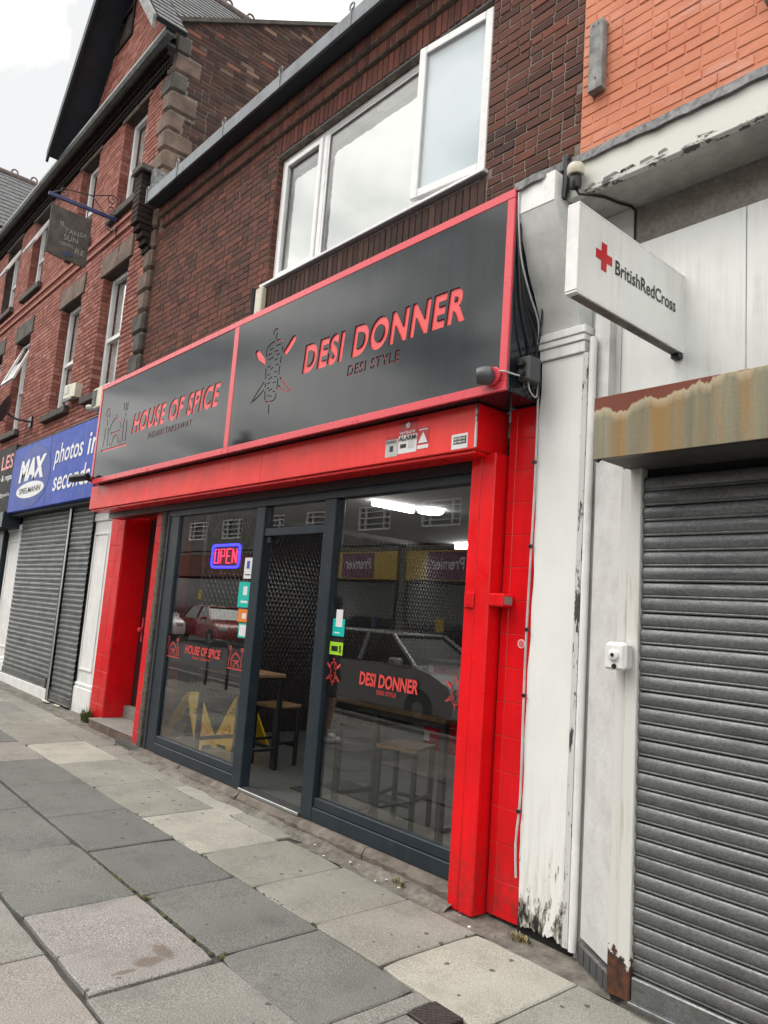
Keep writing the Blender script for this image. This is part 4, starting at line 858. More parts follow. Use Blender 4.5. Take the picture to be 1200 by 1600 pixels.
for a, b in ((-2.216, -1.532), (-1.528, -.6), (-.597, .4), (.403, 1.3)): MB().cbox(a, b, 3.60, 3.625, 2.6, 3.836, .003).build('sheet', M['panel'], fpn)
MB().cbox(-2.30, -2.219, 3.60, 3.64, 2.5, 3.80, .003).build('sheet', M['panel'], fpn)
# console, cap and peeling pilaster
px = part('pilaster', R_, (-2.5, 3.5, 0)); px['label'] = 'white timber pilaster with flaking rotten foot between the two shops'
prof = [(3.50, 3.385), (3.490, 3.42), (3.478, 3.46), (3.460, 3.51), (3.440, 3.555), (3.405, 3.63), (3.370, 3.69), (3.339, 3.75), (3.308, 3.84), (3.280, 3.90), (3.258, 3.95), (3.240, 4.015), (3.226, 4.061), (3.62, 4.061), (3.62, 3.385)]
MB().prism(prof, 0, -2.698, -2.43).build('console', M['console'], px, smooth=True)
MB().cbox(-2.716, -2.372, 3.468, 3.6, 3.335, 3.384, .005).cbox(-2.705, -2.380, 3.476, 3.6, 3.295, 3.334, .004).cbox(-2.70, -2.384, 3.486, 3.6, 3.225, 3.294, .005).build('capital', M['white'], px)
n = 60; pts = []
bl = [(-2.688+.006*math.sin(z*4.2)+.004*math.sin(z*17)-(.012 if .35 < z < .55 else 0), z) for z in [.07+i*3.15/40 for i in range(41)]]
bot = [(-2.688+i*.29/22, .03+.045*abs(math.sin(i*1.7))*(.4+.6*random.random())*(1 if 2 < i < 20 else .3)) for i in range(23)]
MB().prism(bot + [(-2.398, 3.222)] + bl[::-1][:-1], 1, 3.50, 3.52).build('board', M['peel'], px)
MB().box(-2.70, -2.36, 3.522, 3.62, -.02, 3.22).build('core', M['dark'], px)
MB().cbox(-2.396, -2.358, 3.494, 3.53, .03, 3.222, .004, jit=.003).build('edge_strip', M['crack'], px); MB().tube([(-2.334, 3.50, .03), (-2.333, 3.50, 3.3)], .022, 10).build('edge_bead', M['white'], px, smooth=True)
# narrow recess, splayed white panel on a grey plinth
rc = part('splayed_panel', R_, (-2.15, 3.4, 0))
MB().box(-2.62, -2.19, 3.645, 3.66, 2.4, 4.1).box(-2.345, -2.25, 3.53, 3.60, -.02, 3.45).build('recess', M['console'], rc)
def spl(x): return 3.485-(x+2.285)*.62
pn = MB(); vs = []; xs = [-2.292, -2.288, -2.278, -2.26, -2.2, -2.1, -2.012]
for x in xs:
    y = spl(x)+(.03 if x < -2.29 else .012 if x < -2.285 else .003 if x < -2.27 else 0)
    vs += [(x, y, .125 if x > -2.28 else .20), (x, y, 2.75)]
pn.add(vs, [(2*i, 2*i+2, 2*i+3, 2*i+1) for i in range(len(xs)-1)]); pn.build('panel', plain('orange_peel_white', (.64, .66, .655), .4, .06, 4, bump=.5, bscale=45, dirt=(.38, .37, .34), dirtf=.4), rc, smooth=True, fix=False)
for i in range(5):
    x0 = -2.30+i*.06; x1 = x0+.054
    MB().add([(x0, spl(x0)+.006, .0), (x1, spl(x1)+.006, .0), (x1, spl(x1)+.006, .075), (x0, spl(x0)+.006, .075), (x0+.02, spl(x0)+.06, .11), (x1+.02, spl(x1)+.06, .11)], [(0, 1, 2, 3), (3, 2, 5, 4)]).build('plinth_tile', M['grey_plastic'], rc, fix=False)
MB().add([(-2.31, spl(-2.31)+.010, -.02), (-2.0, spl(-2.0)+.010, -.02), (-2.0, spl(-2.0)+.010, .078), (-2.31, spl(-2.31)+.010, .078), (-2.28, 3.56, .12), (-1.98, 3.40, .12)], [(0, 1, 2, 3), (3, 2, 5, 4)]).build('plinth_bed', M['concrete'], rc, fix=False)
gd = part('shutter_guide', R_, (-1.95, 3.28, 0)); gd['label'] = 'white steel guide with a rusted foot beside the grey shutter'
MB().cbox(-2.008, -1.948, 3.292, 3.36, .02, 2.46, .004).build('channel', M['rustfoot'], gd); MB().cbox(-1.945, -1.882, 3.272, 3.34, .03, 2.46, .004).build('channel', M['rustfoot'], gd)
MB().box(-1.99, -1.95, 3.30, 3.6, 0, 2.46).build('backing', M['dark'], gd)
hb = part('shutter_housing', R_, (-1, 3.1, 2.44)); hb['label'] = 'rust streaked steel shutter box'
MB().cbox(-1.955, 1.3, 2.955, 2.962, 2.44, 2.737, .002).build('cover', M['rustbox'], hb)
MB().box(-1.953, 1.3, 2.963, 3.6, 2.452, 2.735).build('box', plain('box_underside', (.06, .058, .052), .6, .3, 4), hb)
MB().cbox(-1.953, 1.3, 2.963, 2.99, 2.44, 2.4515, .002).build('lip', M['metal'], hb)
MB().add([(-1.955, 2.96, 2.44), (-1.90, 2.957, 2.442), (-1.93, 2.95, 2.405), (-1.945, 2.99, 2.43)], [(0, 1, 2, 3)]).build('bent_flap', M['metal'], hb, fix=False)
def shutter(parent, x0, x1, z0, z1, Y, mat, pitch=.0732, label=None):
    s = part('roller_shutter', parent, ((x0+x1)/2, Y, z0)); 
    if label: s['label'] = label
    n = int((z1-z0-.11)/pitch); pr = []
    for i in range(9):
        t = i/8; pr.append((-.012*math.sin(math.pi*(.08+.84*t))**.8, .016+t*(pitch-.018)))
    pr = [(.016, 0), (.014, .002), (-.005, .004), (-.006, .012), (-.001, .0145)] + pr + [(.016, pitch-.0015)]
    mb = MB(); vs = [(x, y, z) for x in (-(x1-x0)/2, (x1-x0)/2) for y, z in pr]; m_ = len(pr); mb.add(vs, [(i, m_+i, m_+i+1, i+1) for i in range(m_-1)])
    o = mb.build('slat', mat, None, origin=(0, 0, 0), fix=False); o.data.polygons.foreach_set('use_smooth', [True]*len(o.data.polygons)); me = o.data; bpy.data.objects.remove(o)
    MB().cbox(x0, x1, Y-.02, Y+.01, z0, z0+.108, .006).cbox(x0, x1, Y-.045, Y+.0, z0-.004, z0+.012, .003).build('bottom_bar', M['galv'], s)
    for k in range(n): link_mesh('slat', me, s, ((x0+x1)/2, Y+random.uniform(-.0015, .0015), z0+.11+k*pitch), None, (random.uniform(-.03, .03), random.uniform(-.0009, .0009), random.uniform(-.0012, .0012)))
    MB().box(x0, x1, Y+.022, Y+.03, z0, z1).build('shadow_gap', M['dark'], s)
    return s
shutter(R_, -1.880, 1.3, .03, 2.46, 3.30, M['galv'], label='galvanised roller shutter of the charity shop, fully closed')
lb = part('shutter_switch', R_, (-1.95, 3.25, 1.5)); lb['label'] = 'white key switch box on the shutter guide'
MB().cbox(-2.005, -1.90, 3.20, 3.271, 1.48, 1.605, .012).cbox(-2.012, -1.905, 3.195, 3.22, 1.475, 1.60, .012).build('case', M['white'], lb)
MB().lathe([(.026, 0), (.026, .012), (.02, .016)], (-1.958, 3.195, 1.545), (0, -1, 0), 16).build('key_ring', M['white'], lb, smooth=True); MB().lathe([(.009, 0), (.009, .004)], (-1.958, 3.179, 1.545), (0, -1, 0), 10).lathe([(.012, 0), (.012, .006)], (-1.955, 3.195, 1.492), (0, -1, 0), 10).build('key_hole', M['dark'], lb)
# timber battens on the orange wall
for lbl, x, z0, z1 in (('short weathered grey timber batten screwed to orange brick near the dark brick wall', -2.60, 5.10, 5.60), ('weathered grey timber batten on orange brick at the top right corner', -1.50, 5.07, 5.6)):
    t = thing('timber_batten', lbl, 'batten', (x+.045, YW-.03, z0), group='battens on the orange wall')
    MB().cbox(x-.01, x+.095, YW-.062, YW-.003, z0, z1, .006, jit=.003).build('batten', M['timber'], t)
    MB().lathe([(.006, 0), (.006, .003)], (x+.02, YW-.063, z1-.03), (0, -1, 0), 6).lathe([(.006, 0), (.006, .003)], (x+.06, YW-.063, z1-.03), (0, -1, 0), 6).lathe([(.006, 0), (.006, .003)], (x+.05, YW-.063, z0+.08), (0, -1, 0), 6).build('screw', M['metal'], t)
# projecting sign
XR = -1.852; ps = thing('projecting_sign', 'white projecting lightbox sign with red cross reading BritishRedCross', 'sign', (XR-.03, 3.1, 3.13))
MB().cbox(XR-.058, XR-.001, 2.63, 3.598, 3.128, 3.552, .004).build('case', M['acrylic'], ps)
MB().box(XR-.0005, XR+.0015, 2.638, 3.59, 3.136, 3.545).build('face', M['acrylic'], ps)
fr_ = MB()
for a, b, c, d in ((2.628, 3.6, 3.545, 3.556), (2.628, 3.6, 3.124, 3.1355)): fr_.cbox(XR-.060, XR+.003, a, b, c, d, .002)
for a, b in ((2.626, 2.637), (3.591, 3.602)): fr_.cbox(XR-.060, XR+.003, a, b, 3.1365, 3.544, .002)
fr_.build('trim', M['white'], ps); MB().box(XR-.05, XR-.008, 2.66, 3.58, 3.1195, 3.1238).build('underside', plain('stained_underside', (.20, .17, .15), .7, .35, 9, dirt=(.03, .03, .03), dirtf=.6), ps)
cx, cz, a = 2.835, 3.365, .0225
MB().box(XR+.002, XR+.003, cx-a, cx+a, cz-3*a, cz+3*a).box(XR+.002, XR+.003, cx-3*a, cx-a, cz-a, cz+a).box(XR+.002, XR+.003, cx+a, cx+3*a, cz-a, cz+a).build('cross', M['rc'], ps)
put_text('lettering', 'BritishRedCross', (XR+.002, 2.93, 3.318), (0, 1, 0), (0, 0, 1), .575, .072, M['lk'], ps, .012)
MB().cbox(XR-.05, XR+.0, 3.56, 3.64, 3.095, 3.119, .004).build('bracket', M['metal'], ps)
# lamp / photocell with its cable on the canopy
pc = thing('photocell', 'cream domed photocell on a black base at the canopy corner', 'sensor', (-2.34, 3.29, 4.13))
MB().lathe([(.030, 0), (.034, .02), (.034, .06), (.028, .075)], (-2.345, 3.285, 4.12), (.05, -.1, 1), 14).build('base', M['black'], pc, smooth=True)
MB().lathe([(.046, 0), (.05, .015), (.05, .04), (.042, .058), (.022, .068), (.004, .07)], (-2.341, 3.277, 4.196), (.05, -.1, 1), 18).build('dome', M['cream'], pc, smooth=True)
MB().tube([(-2.345, 3.29, 4.12), (-2.33, 3.30, 4.085), (-2.29, 3.36, 4.09), (-2.25, 3.44, 4.095), (-2.22, 3.53, 4.09), (-2.19, 3.62, 4.095), (-2.185, 3.655, 4.08), (-2.185, 3.657, 3.9), (-2.187, 3.657, 3.8)], .008, 6).build('cable', M['cable'], pc, smooth=True)

# ------------------------------------------------------------------ Victorian red brick building on the left
YL = 3.75; XC = -9.6
V = thing('victorian_building', 'three storey red brick Victorian building with stone quoins and a gable', 'building', (-13.5, 3.75, 0))
UP = [(-11.30, -10.42), (-13.22, -12.38), (-15.92, -14.97), (-17.85, -16.85)]; MID = [(-11.40, -10.42), (-13.34, -12.36), (-16.02, -15.1), (-17.95, -17.05)]
holes = [(a, b, 7.52, 9.13) for a, b in UP] + [(a, b, 4.62, 6.54) for a, b in MID]
MB().holed(-24, XC-.01, 2.9, 9.45, holes, YL+.008, YL+.32).build('wall', M['mortar_left'], V)
lint = [(a-.12, b+.12, 6.54, 6.90) for a, b in MID] + [(a-.1, b+.1, 9.13, 9.25) for a, b in UP]
q_h = []
zq = 4.32; k = 0
while zq < 9.6:
    q_h.append((XC-(.36 if k % 2 else .22), XC+.1, zq, zq+.30)); zq += .30; k += 1
lay(V, YL, -19.5, XC, 4.12, 9.16, M['brick_left'], M['brick_left_j'], holes + lint + q_h, .0733, headers=.1, j=.012)
for i, h in enumerate(q_h):
    pr_ = .025 if i % 2 else .03; d = .22 if i % 2 else .40
    MB().cbox(h[0]+.006, XC+pr_, YL-pr_, YL+d, h[2]+.008, h[3]-.008, .035, jit=.006).build('quoin', M['stone'] if random.random() < .6 else M['stone_dark'], V)
def sash(x0, x1, z0, z1, opened=0, far=False):
    w = part('window', V, ((x0+x1)/2, YL+.2, z0)); y = YL+.14; mid = z0+(z1-z0)*.47
    frame(MB(), x0+.01, x1-.01, z0+.01, z1-.01, .065, y, y+.07).cbox(x0+.076, x1-.076, y+.002, y+.06, mid-.035, mid+.035, .005).build('frame', M['upvc'], w)
    MB().box(x0+.07, x1-.07, y+.03, y+.035, z0+.07, mid-.03).build('pane', M['glass_up'], w)
    if not opened: MB().box(x0+.07, x1-.07, y+.03, y+.035, mid+.03, z1-.07).build('pane', M['glass_up'], w)
    else:
        s = part('sash', w, ((x0+x1)/2, y, z1-.06)); s.rotation_euler = (-opened, 0, 0)
        frame(MB(), x0+.05, x1-.05, mid+.02, z1-.06, .06, y-.03, y+.015).build('frame', M['upvc'], s); MB().box(x0+.11, x1-.11, y-.012, y-.007, mid+.08, z1-.12).build('pane', M['glass_up'], s)
    MB().box(x0+.1, (x0+x1)/2-.12, y+.09, y+.10, z0+.05, z1-.05).build('curtain', M['curtain'], w); MB().box(x0, x1, y+.35, y+.36, z0-.2, z1+.1).build('room_wall', M['interior'], w)
    MB().cbox(x0-.14, x1+.14, YL-.085, YL+.20, z0-.125, z0-.004, .012, jit=.004).build('sill', M['stone_dark'], w)
    return w
for i, (a, b) in enumerate(UP): sash(a, b, 7.52, 9.13, .42 if i > 1 else 0)
for i, (a, b) in enumerate(MID): sash(a, b, 4.62, 6.54, .35 if i == 2 else 0)
for (a, b), z0, z1 in [((a, b), 6.548, 6.89) for a, b in MID] + [((a, b), 9.135, 9.245) for a, b in UP]:
    xs = [a-.11, (a+b)/2+.08, b+.11]
    for p, q in zip(xs, xs[1:]): MB().cbox(p+.003, q-.003, YL-.02, YL+.20, z0, z1, .012, jit=.004).build('lintel', M['stone'] if p > -15 else M['stone_dark'], V)
for (a, b), z0, z1 in [((a, b), 4.63, 6.53) for a, b in MID[:3]] + [((a, b), 7.53, 9.12) for a, b in UP[:3]]:   # brick reveals of the openings
    rv = MB(); z = z0; k = 0
    while z < z1-.05:
        for y0, y1 in (((YL+.004, YL+.097), (YL+.105, YL+.138)) if k % 2 else ((YL+.004, YL+.138),)): rv.box(a-.02, a+.006, y0, y1, z, z+.064, 0, random.random())
        z += .0733; k += 1
    rv.build('reveal_bricks', M['brick_left_j'], V, col=True, kind='stuff', fix=False)
def dentil(z0, z1, Y, x0, x1, w=.06, mat='brick_dark'):
    mb = MB(); x = x0
    while x < x1: mb.box(x, x+w*.55, Y, YL+.05, z0, z1); x += w
    mb.build('dentil_course', M[mat], V, kind='stuff', fix=False)
MB().cbox(-24, XC, YL-.05, YL+.03, 7.22, 7.28, .006).cbox(-24, XC, YL-.03, YL+.03, 7.08, 7.145, .006).build('string_course', M['brick_left'], V); dentil(7.147, 7.218, YL-.028, -19, XC, .075, 'brick_left')
MB().cbox(-24, XC, YL-.07, YL+.03, 9.262, 9.31, .006).cbox(-24, XC, YL-.16, YL+.03, 9.382, 9.45, .006).build('cornice', M['brick_dark'], V); dentil(9.312, 9.38, YL-.12, -19, XC, .085); dentil(9.19, 9.26, YL-.05, -19, XC, .085)
MB().prism([(3.45, 9.47), (3.44, 9.40), (3.47, 9.36), (3.53, 9.35), (3.58, 9.38), (3.59, 9.47)], 0, -24, -9.28).build('eaves_gutter', plain('green_grey_gutter', (.085, .10, .10), .5, .35, 7, dirt=(.2, .22, .2), dirtf=.5), V)
MB().box(-24, XC, 3.59, YL+.05, 9.451, 9.50).build('eaves_soffit', M['soffit_navy'], V)
# gable and roofs
AX, AZ, FL, FR, FZ = -11.48, 12.22, -13.72, -9.24, 9.42
gbl = MB(); gbl.prism([(FL+.35, 9.48), (FR-.35, 9.48), (AX, AZ-.25)], 1, YL+.01, YL+.25); gbl.build('gable_wall', M['mortar_left'], V)
GW = (-12.16, -11.62, 10.92, 11.40)
lay(V, YL, FL, FR, 9.52, AZ-.3, M['brick_left'], M['brick_left_j'], [GW], .0733, clip=lambda z: (FL+.30+(z-9.48)*.80, FR-.30-(z-9.48)*.80), nmax=0)
frame(MB(), GW[0]-.08, GW[1]+.08, GW[2]-.08, GW[3]+.08, .075, YL-.03, YL+.05).build('gable_window_surround', M['brick_dark'], V); MB().box(GW[0], GW[1], YL+.06, YL+.08, GW[2], GW[3]).build('gable_window', M['stone_dark'], V)
MB().cbox(-13.2, -9.8, YL-.03, YL+.03, 9.98, 10.04, .006).build('gable_string', M['brick_left'], V)
def roof_slope(x0, z0, x1, z1, y0, y1, name='roof_slope'):
    r = part(name, V, (x0, y0, z0)); d = Vector((x1-x0, 0, z1-z0)); L = d.length; d /= L; n = Vector((-d.z, 0, d.x)); n = n if n.z > 0 else -n
    c = [Vector((x0, y, z0)) for y in (y0, y1)] + [Vector((x1, y, z1)) for y in (y1, y0)]
    MB().add([p for p in c] + [p+n*.06 for p in c], [(0, 1, 2, 3), (7, 6, 5, 4), (0, 4, 5, 1), (2, 6, 7, 3), (1, 5, 6, 2), (0, 3, 7, 4)]).build('roof_boarding', M['soffit_navy'], r)
    mb = MB(); rows = int(L/.20)
    for k in range(rows+1):
        t = k*.20; y = y0-(.14 if k % 2 else 0)
        while y < min(y1, y0+5):
            a, b = max(y, y0), min(y+.28, y1)
            if b-a > .05:
                p0 = Vector((x0, 0, z0))+d*(t-.03)+n*.078; p1 = Vector((x0, 0, z0))+d*min(t+.21, L)+n*.064; h = random.uniform(0, .006)
                mb.add([(p0.x, a+.003, p0.z+h), (p0.x, b-.003, p0.z+h), (p1.x, b-.003, p1.z), (p1.x, a+.003, p1.z), (p0.x-n.x*.012, a+.003, p0.z-n.z*.012), (p0.x-n.x*.012, b-.003, p0.z-n.z*.012)], [(0, 1, 2, 3), (4, 5, 1, 0)], 0)
            y += .28
    mb.build('slates', M['slate'], r, kind='stuff'); return r
roof_slope(FL, FZ, AX, AZ, 3.28, 8.5); roof_slope(FR, FZ-.02, AX, AZ, 3.28, 3.72); roof_slope(XC-.10, FZ-.02+(XC-.10-FR)*(AZ-FZ+.02)/(AX-FR), AX, AZ, 3.725, 8.5)
for x0, x1, mt, nm in ((FL, AX, 'soffit_navy', 'bargeboard'), (FR, AX, 'timber', 'bargeboard')):
    MB().prism([(x0, FZ-.14), (x1, AZ-.16), (x1, AZ+.09), (x0, FZ+.07)], 1, 3.235, 3.279).build(nm, M[mt], V)
def ridge(x, z, y0, n):
    for i in range(n):
        y = y0+i*.46; mb = MB(); mb.tube([(x, y, z), (x, y+.455, z)], .10, 10); mb.build('ridge_tile', M['ridge'], V, smooth=True)
        MB().tube([(x, y+.1+.07*math.cos(t)+.1, z+.13+.07*math.sin(t)) for t in [k*math.pi/6 for k in range(13)]], .02, 6).build('ridge_crest', M['ridge'], V, smooth=True)
ridge(AX, AZ+.07, 3.3, 11)
roof_slope(-17.6, 9.5, -19.55, 11.72, 3.3, 8.0); roof_slope(-21.5, 9.5, -19.55, 11.72, 3.3, 8.0); ridge(-19.55, 11.78, 3.3, 8)
gb = MB().prism([(-21.2, 9.46), (-17.9, 9.46), (-19.55, 11.4)], 1, YL, YL+.2); gb.build('gable_wall', M['brick_left'], V)
mr = MB(); mr.add([(-24, 3.5, 9.49), (XC, 3.5, 9.49), (XC, 8, 12.0), (-24, 8, 12.0)], [(0, 1, 2, 3)]); mr.build('main_roof', M['slate'], V, fix=False)
# return wall above the takeaway's roof
top = lambda y: 10.0+(y-3.85)*.60
MB().prism([(YL+.02, 6.9), (9, 6.9), (9, top(9)-.05), (YL+.02, top(YL)-.05)], 0, XC-.25, XC-.008).build('return_wall', M['mortar_main'], V)
qh2 = [(YL-.1, YL+(.22 if i % 2 else .40), h[2], h[3]) for i, h in enumerate(q_h)]
lay(V, XC, YL+.02, 8.0, 6.95, 12.3, M['brick_ret'], M['brick_ret_j'], qh2, .0733, clip=lambda z: (max(YL+.02, 3.85+(z-10.0)/.60+.06), 8.0), ax='x', nmax=300)
cp = MB()
for i in range(9):
    y = YL-.1+i*.55; cp.add([(x, yy, top(yy)+dz) for dz in (-.06, .01) for yy in (y, y+.54) for x in (XC-.27, XC+.05)], [(0, 1, 3, 2), (4, 6, 7, 5), (0, 4, 5, 1), (2, 3, 7, 6), (0, 2, 6, 4), (1, 5, 7, 3)])
cp.build('coping', M['stone_dark'], V)
cb = part('corbel', V, (-9.75, 3.5, 6.3))
YC = 3.50
for z0, z1, y in ((6.74, 7.46, YC), (6.65, 6.738, YC+.05), (6.56, 6.648, YC+.10), (6.47, 6.558, YC+.15), (6.38, 6.468, YC+.20)):
    k = max(1, round((z1-z0)/.078)); hh = (z1-z0)/k
    for i in range(k): MB().cbox(-9.86, -9.64, y, YL-.001, z0+i*hh+.003, z0+(i+1)*hh-.003, .006, jit=.002).build('brick', M['brick_dark'], cb)
MB().cbox(-9.90, -9.56, YC-.05, YL+.3, 7.465, 7.56, .012, jit=.004).build('cap_stone', M['stone_dark'], cb)
MB().cbox(-9.575, -9.48, YC+.1, YL+.1, 7.09, 7.5, .01).build('flashing', M['lead'], cb)

# ------------------------------------------------------------------ photo shop below it
PS = thing('photo_shop', 'photo shop front with two grey roller shutters and white pilasters', 'shop front', (-12.3, 3.75, 0))
def wpil(x0, x1, lb_):
    p = part('pilaster', PS, ((x0+x1)/2, 3.8, 0)); p['label'] = lb_
    MB().cbox(x0-.02, x1+.0, 3.79, 3.95, .02, .40, .01).cbox(x0+.0, x1-.02, 3.80, 3.95, .401, .46, .015).build('plinth', M['white'], p)
    MB().cbox(x0+.05, x1-.03, 3.82, 3.95, .461, 2.66, .006).build('shaft', M['white'], p); MB().cbox(x0+.02, x1, 3.795, 3.95, 2.661, 2.78, .012).build('capital', M['white'], p)
    a, b = x0+.13, x1-.11
    for q in ((a, a+.03, .62, 2.5), (b-.03, b, .62, 2.5), (a+.031, b-.031, .62, .65), (a+.031, b-.031, 2.47, 2.5)): MB().cbox(q[0], q[1], 3.806, 3.819, q[2], q[3], .004).build('moulding', M['white'], p)
wpil(-10.68, -9.95, 'white panelled pilaster next to the red tiles'); wpil(-14.95, -14.02, 'white pilaster at the far end of the blue fascia')
shutter(PS, -13.98, -11.52, .24, 2.97, 3.78, M['galv2'], .0752, label='wide grey shutter'); shutter(PS, -11.43, -10.58, .10, 2.97, 3.78, M['galv2'], .0752, label='narrow grey shutter')
MB().tube([(-11.475, 3.745, .08), (-11.475, 3.745, 2.97)], .025, 8).build('shutter_post', M['alu'], PS, smooth=True); MB().cbox(-11.55, -11.49, 3.71, 3.76, .25, .40, .006).build('padlock', M['metal'], PS)
MB().cbox(-14.02, -11.50, 3.73, 3.80, .05, .235, .006).build('base_board', M['white'], PS); MB().box(-24, -9.96, 3.84, 4.0, .0, 2.93).build('backing', M['dark'], PS)
fb = thing('fascia_sign', 'streaked blue shop fascia reading MAX SPIELMANN photos in seconds', 'sign', (-12.2, 3.6, 2.93))
MB().cbox(-14.21, -10.15, 3.55, 3.80, 2.945, 4.085, .01).build('panel', M['blue'], fb); MB().box(-14.21, -9.7, 3.62, 3.80, 2.90, 2.944).build('underside', M['soffit_navy'], fb)
MB().cbox(-14.25, -9.9, 3.58, 3.78, 4.09, 4.15, .02, jit=.008).build('mortar_cap', M['stone'], fb)
MB().box(-12.195, -12.18, 3.5475, 3.56, 2.95, 4.08).build('panel_joint', M['blue_dk'], fb)
el = [(-13.0+.92*math.cos(t), 3.547, 3.50+.52*math.sin(t)) for t in [i*math.pi/20 for i in range(40)]]; MB().add(el, [tuple(range(40))]).build('disc', M['blue_dk'], fb, fix=False)
put_text('lettering', 'MAX', (-13.72, 3.545, 3.435), (1, 0, 0), (0, 0, 1), 1.32, .38, M['lw'], fb, .06, .18)
el = [(-13.03+.74*math.cos(t), 3.545, 3.275+.135*math.sin(t)) for t in [i*math.pi/20 for i in range(40)]]; MB().add(el, [tuple(range(40))]).build('oval', M['lw'], fb, fix=False)
put_text('lettering', 'SPIELMANN', (-13.60, 3.543, 3.225), (1, 0, 0), (0, 0, 1), 1.14, .10, M['lk'], fb, .01)
put_text('lettering', 'photos', (-11.93, 3.547, 3.49), (1, 0, 0), (0, 0, 1), 1.20, .40, M['lw'], fb, .012, .12); put_text('lettering', 'in', (-10.52, 3.547, 3.575), (1, 0, 0), (0, 0, 1), .40, .315, M['lw'], fb, .012, .12); put_text('lettering', 'seconds.', (-11.85, 3.547, 3.15), (1, 0, 0), (0, 0, 1), 1.62, .31, M['lw'], fb, .012, .12)
ns = thing('fascia_sign', 'black shop fascia with pink letters ending in LES at the left edge', 'sign', (-15.6, 3.6, 2.97))
MB().cbox(-17.2, -14.23, 3.56, 3.80, 2.98, 4.2, .01).build('panel', M['matt_black'], ns); put_text('lettering', 'LES', (-15.02, 3.558, 3.78), (1, 0, 0), (0, 0, 1), .74, .27, M['lp'], ns, .02)
put_text('lettering', 'e & repa', (-15.1, 3.558, 3.53), (1, 0, 0), (0, 0, 1), .85, .15, M['lw'], ns, .01); put_text('lettering', '3@gmail.c', (-15.0, 3.558, 3.25), (1, 0, 0), (0, 0, 1), .75, .09, M['lw'], ns)
MB().box(-18, -14.23, 3.5, 3.8, 2.70, 2.97).box(-18, -15.0, 3.75, 3.85, 0, 2.7).build('awning_box', M['navy'], ns)

# ------------------------------------------------------------------ small fittings
def camera_dome(label, x, y, z, d, plate):
    t = thing('security_camera', label, 'camera', (x, y, z)); d = Vector(d).normalized()
    MB().lathe([(.05, 0), (.055, .012), (.05, .02)], (x, y, z), (0, -1, 0), 16).build('base', M[plate], t, smooth=True)
    o = Vector((x, y-.025, z)); MB().lathe([(.02, -.02), (.05, .0), (.056, .03), (.054, .06), (.046, .085), (.034, .086), (.030, .078)], o, d, 18).build('body', M['grey_plastic'], t, smooth=True)
    MB().lathe([(.026, .079), (.02, .084)], o, d, 14).build('lens', M['carglass'], t, smooth=True); return t
c1 = camera_dome('grey turret security camera at the right end of the black sign', -2.79, YS-.002, 3.075, (-.75, -.55, -.06), 'sign_red2')
MB().tube([(-2.76, YS-.01, 3.10), (-2.70, YS-.02, 3.085), (-2.67, YS+.05, 3.075), (-2.655, YS+.12, 3.08)], .0055, 6).build('lead', M['cable_white'], c1, smooth=True)
c2 = thing('security_camera', 'black bullet security camera on the left end of the red shutter housing', 'camera', (-9.25, 3.17, 3.02))
MB().lathe([(.02, -.16), (.045, -.15), (.05, .02), (.05, .14), (.044, .15)], (-9.30, 3.08, 3.05), (-.93, -.3, -.05), 14).build('body', M['black'], c2, smooth=True); MB().lathe([(.04, 0), (.03, .05), (.02, .08)], (-9.2, YS, 3.04), (-.3, -1, .2), 12).build('mount', M['black'], c2, smooth=True)
jb = thing('junction_box', 'grey two-gang junction box on the end of the black sign', 'box', (-2.66, 3.33, 3.05))
MB().cbox(-2.70, -2.615, 3.29, 3.40, 3.055, 3.20, .008).build('case', M['grey_plastic'], jb)
for z in (3.095, 3.155): MB().lathe([(.022, 0), (.024, .02), (.018, .03)], (-2.665, 3.29, z), (0, -1, 0), 12).build('gland', M['black'], jb, smooth=True)
cbn = thing('cable_bundle', 'loose black and grey cables hanging between the black sign and white console', 'cable', (-2.69, 3.3, 3.0))
def cable(pts, r, m, n=8):
    P = [Vector(p) for p in pts]; out = []
    for i in range(len(P)-1):
        p0, p1, p2, p3 = P[max(i-1, 0)], P[i], P[i+1], P[min(i+2, len(P)-1)]
        for k in range(n): t = k/n; out.append(.5*((2*p1)+(p2-p0)*t+(2*p0-5*p1+4*p2-p3)*t*t+(3*p1-p0-3*p2+p3)*t*t*t))
    return MB().tube(out+[P[-1]], r, 6).build('cable', M[m], cbn, smooth=True)
cable([(-2.694, 3.21, 4.20), (-2.69, 3.22, 4.0), (-2.685, 3.25, 3.8), (-2.68, 3.33, 3.62), (-2.69, 3.44, 3.48), (-2.69, 3.46, 3.36)], .006, 'cable_white')
cable([(-2.694, 3.24, 4.1), (-2.69, 3.26, 3.8), (-2.685, 3.3, 3.55), (-2.67, 3.40, 3.35), (-2.68, 3.45, 3.1), (-2.68, 3.40, 3.03)], .007, 'cable')
cable([(-2.694, 3.30, 3.9), (-2.67, 3.40, 3.72), (-2.665, 3.45, 3.55), (-2.69, 3.46, 3.34)], .007, 'cable')
cable([(-2.694, 3.22, 3.95), (-2.68, 3.27, 3.5), (-2.67, 3.36, 3.25), (-2.67, 3.46, 3.12), (-2.69, 3.47, 2.99)], .006, 'cable')
cable([(-2.655, 3.33, 3.06), (-2.65, 3.35, 3.0), (-2.66, 3.42, 2.985), (-2.69, 3.47, 3.06)], .005, 'cable_white')
cable([(-2.67, 3.31, 3.06), (-2.65, 3.30, 3.0), (-2.66, 3.36, 2.975), (-2.69, 3.45, 3.02)], .005, 'cable')
cp2 = thing('conduit_pipe', 'thin white cable running down between red tiles and the peeling pilaster', 'cable', (-2.70, 3.49, .3))
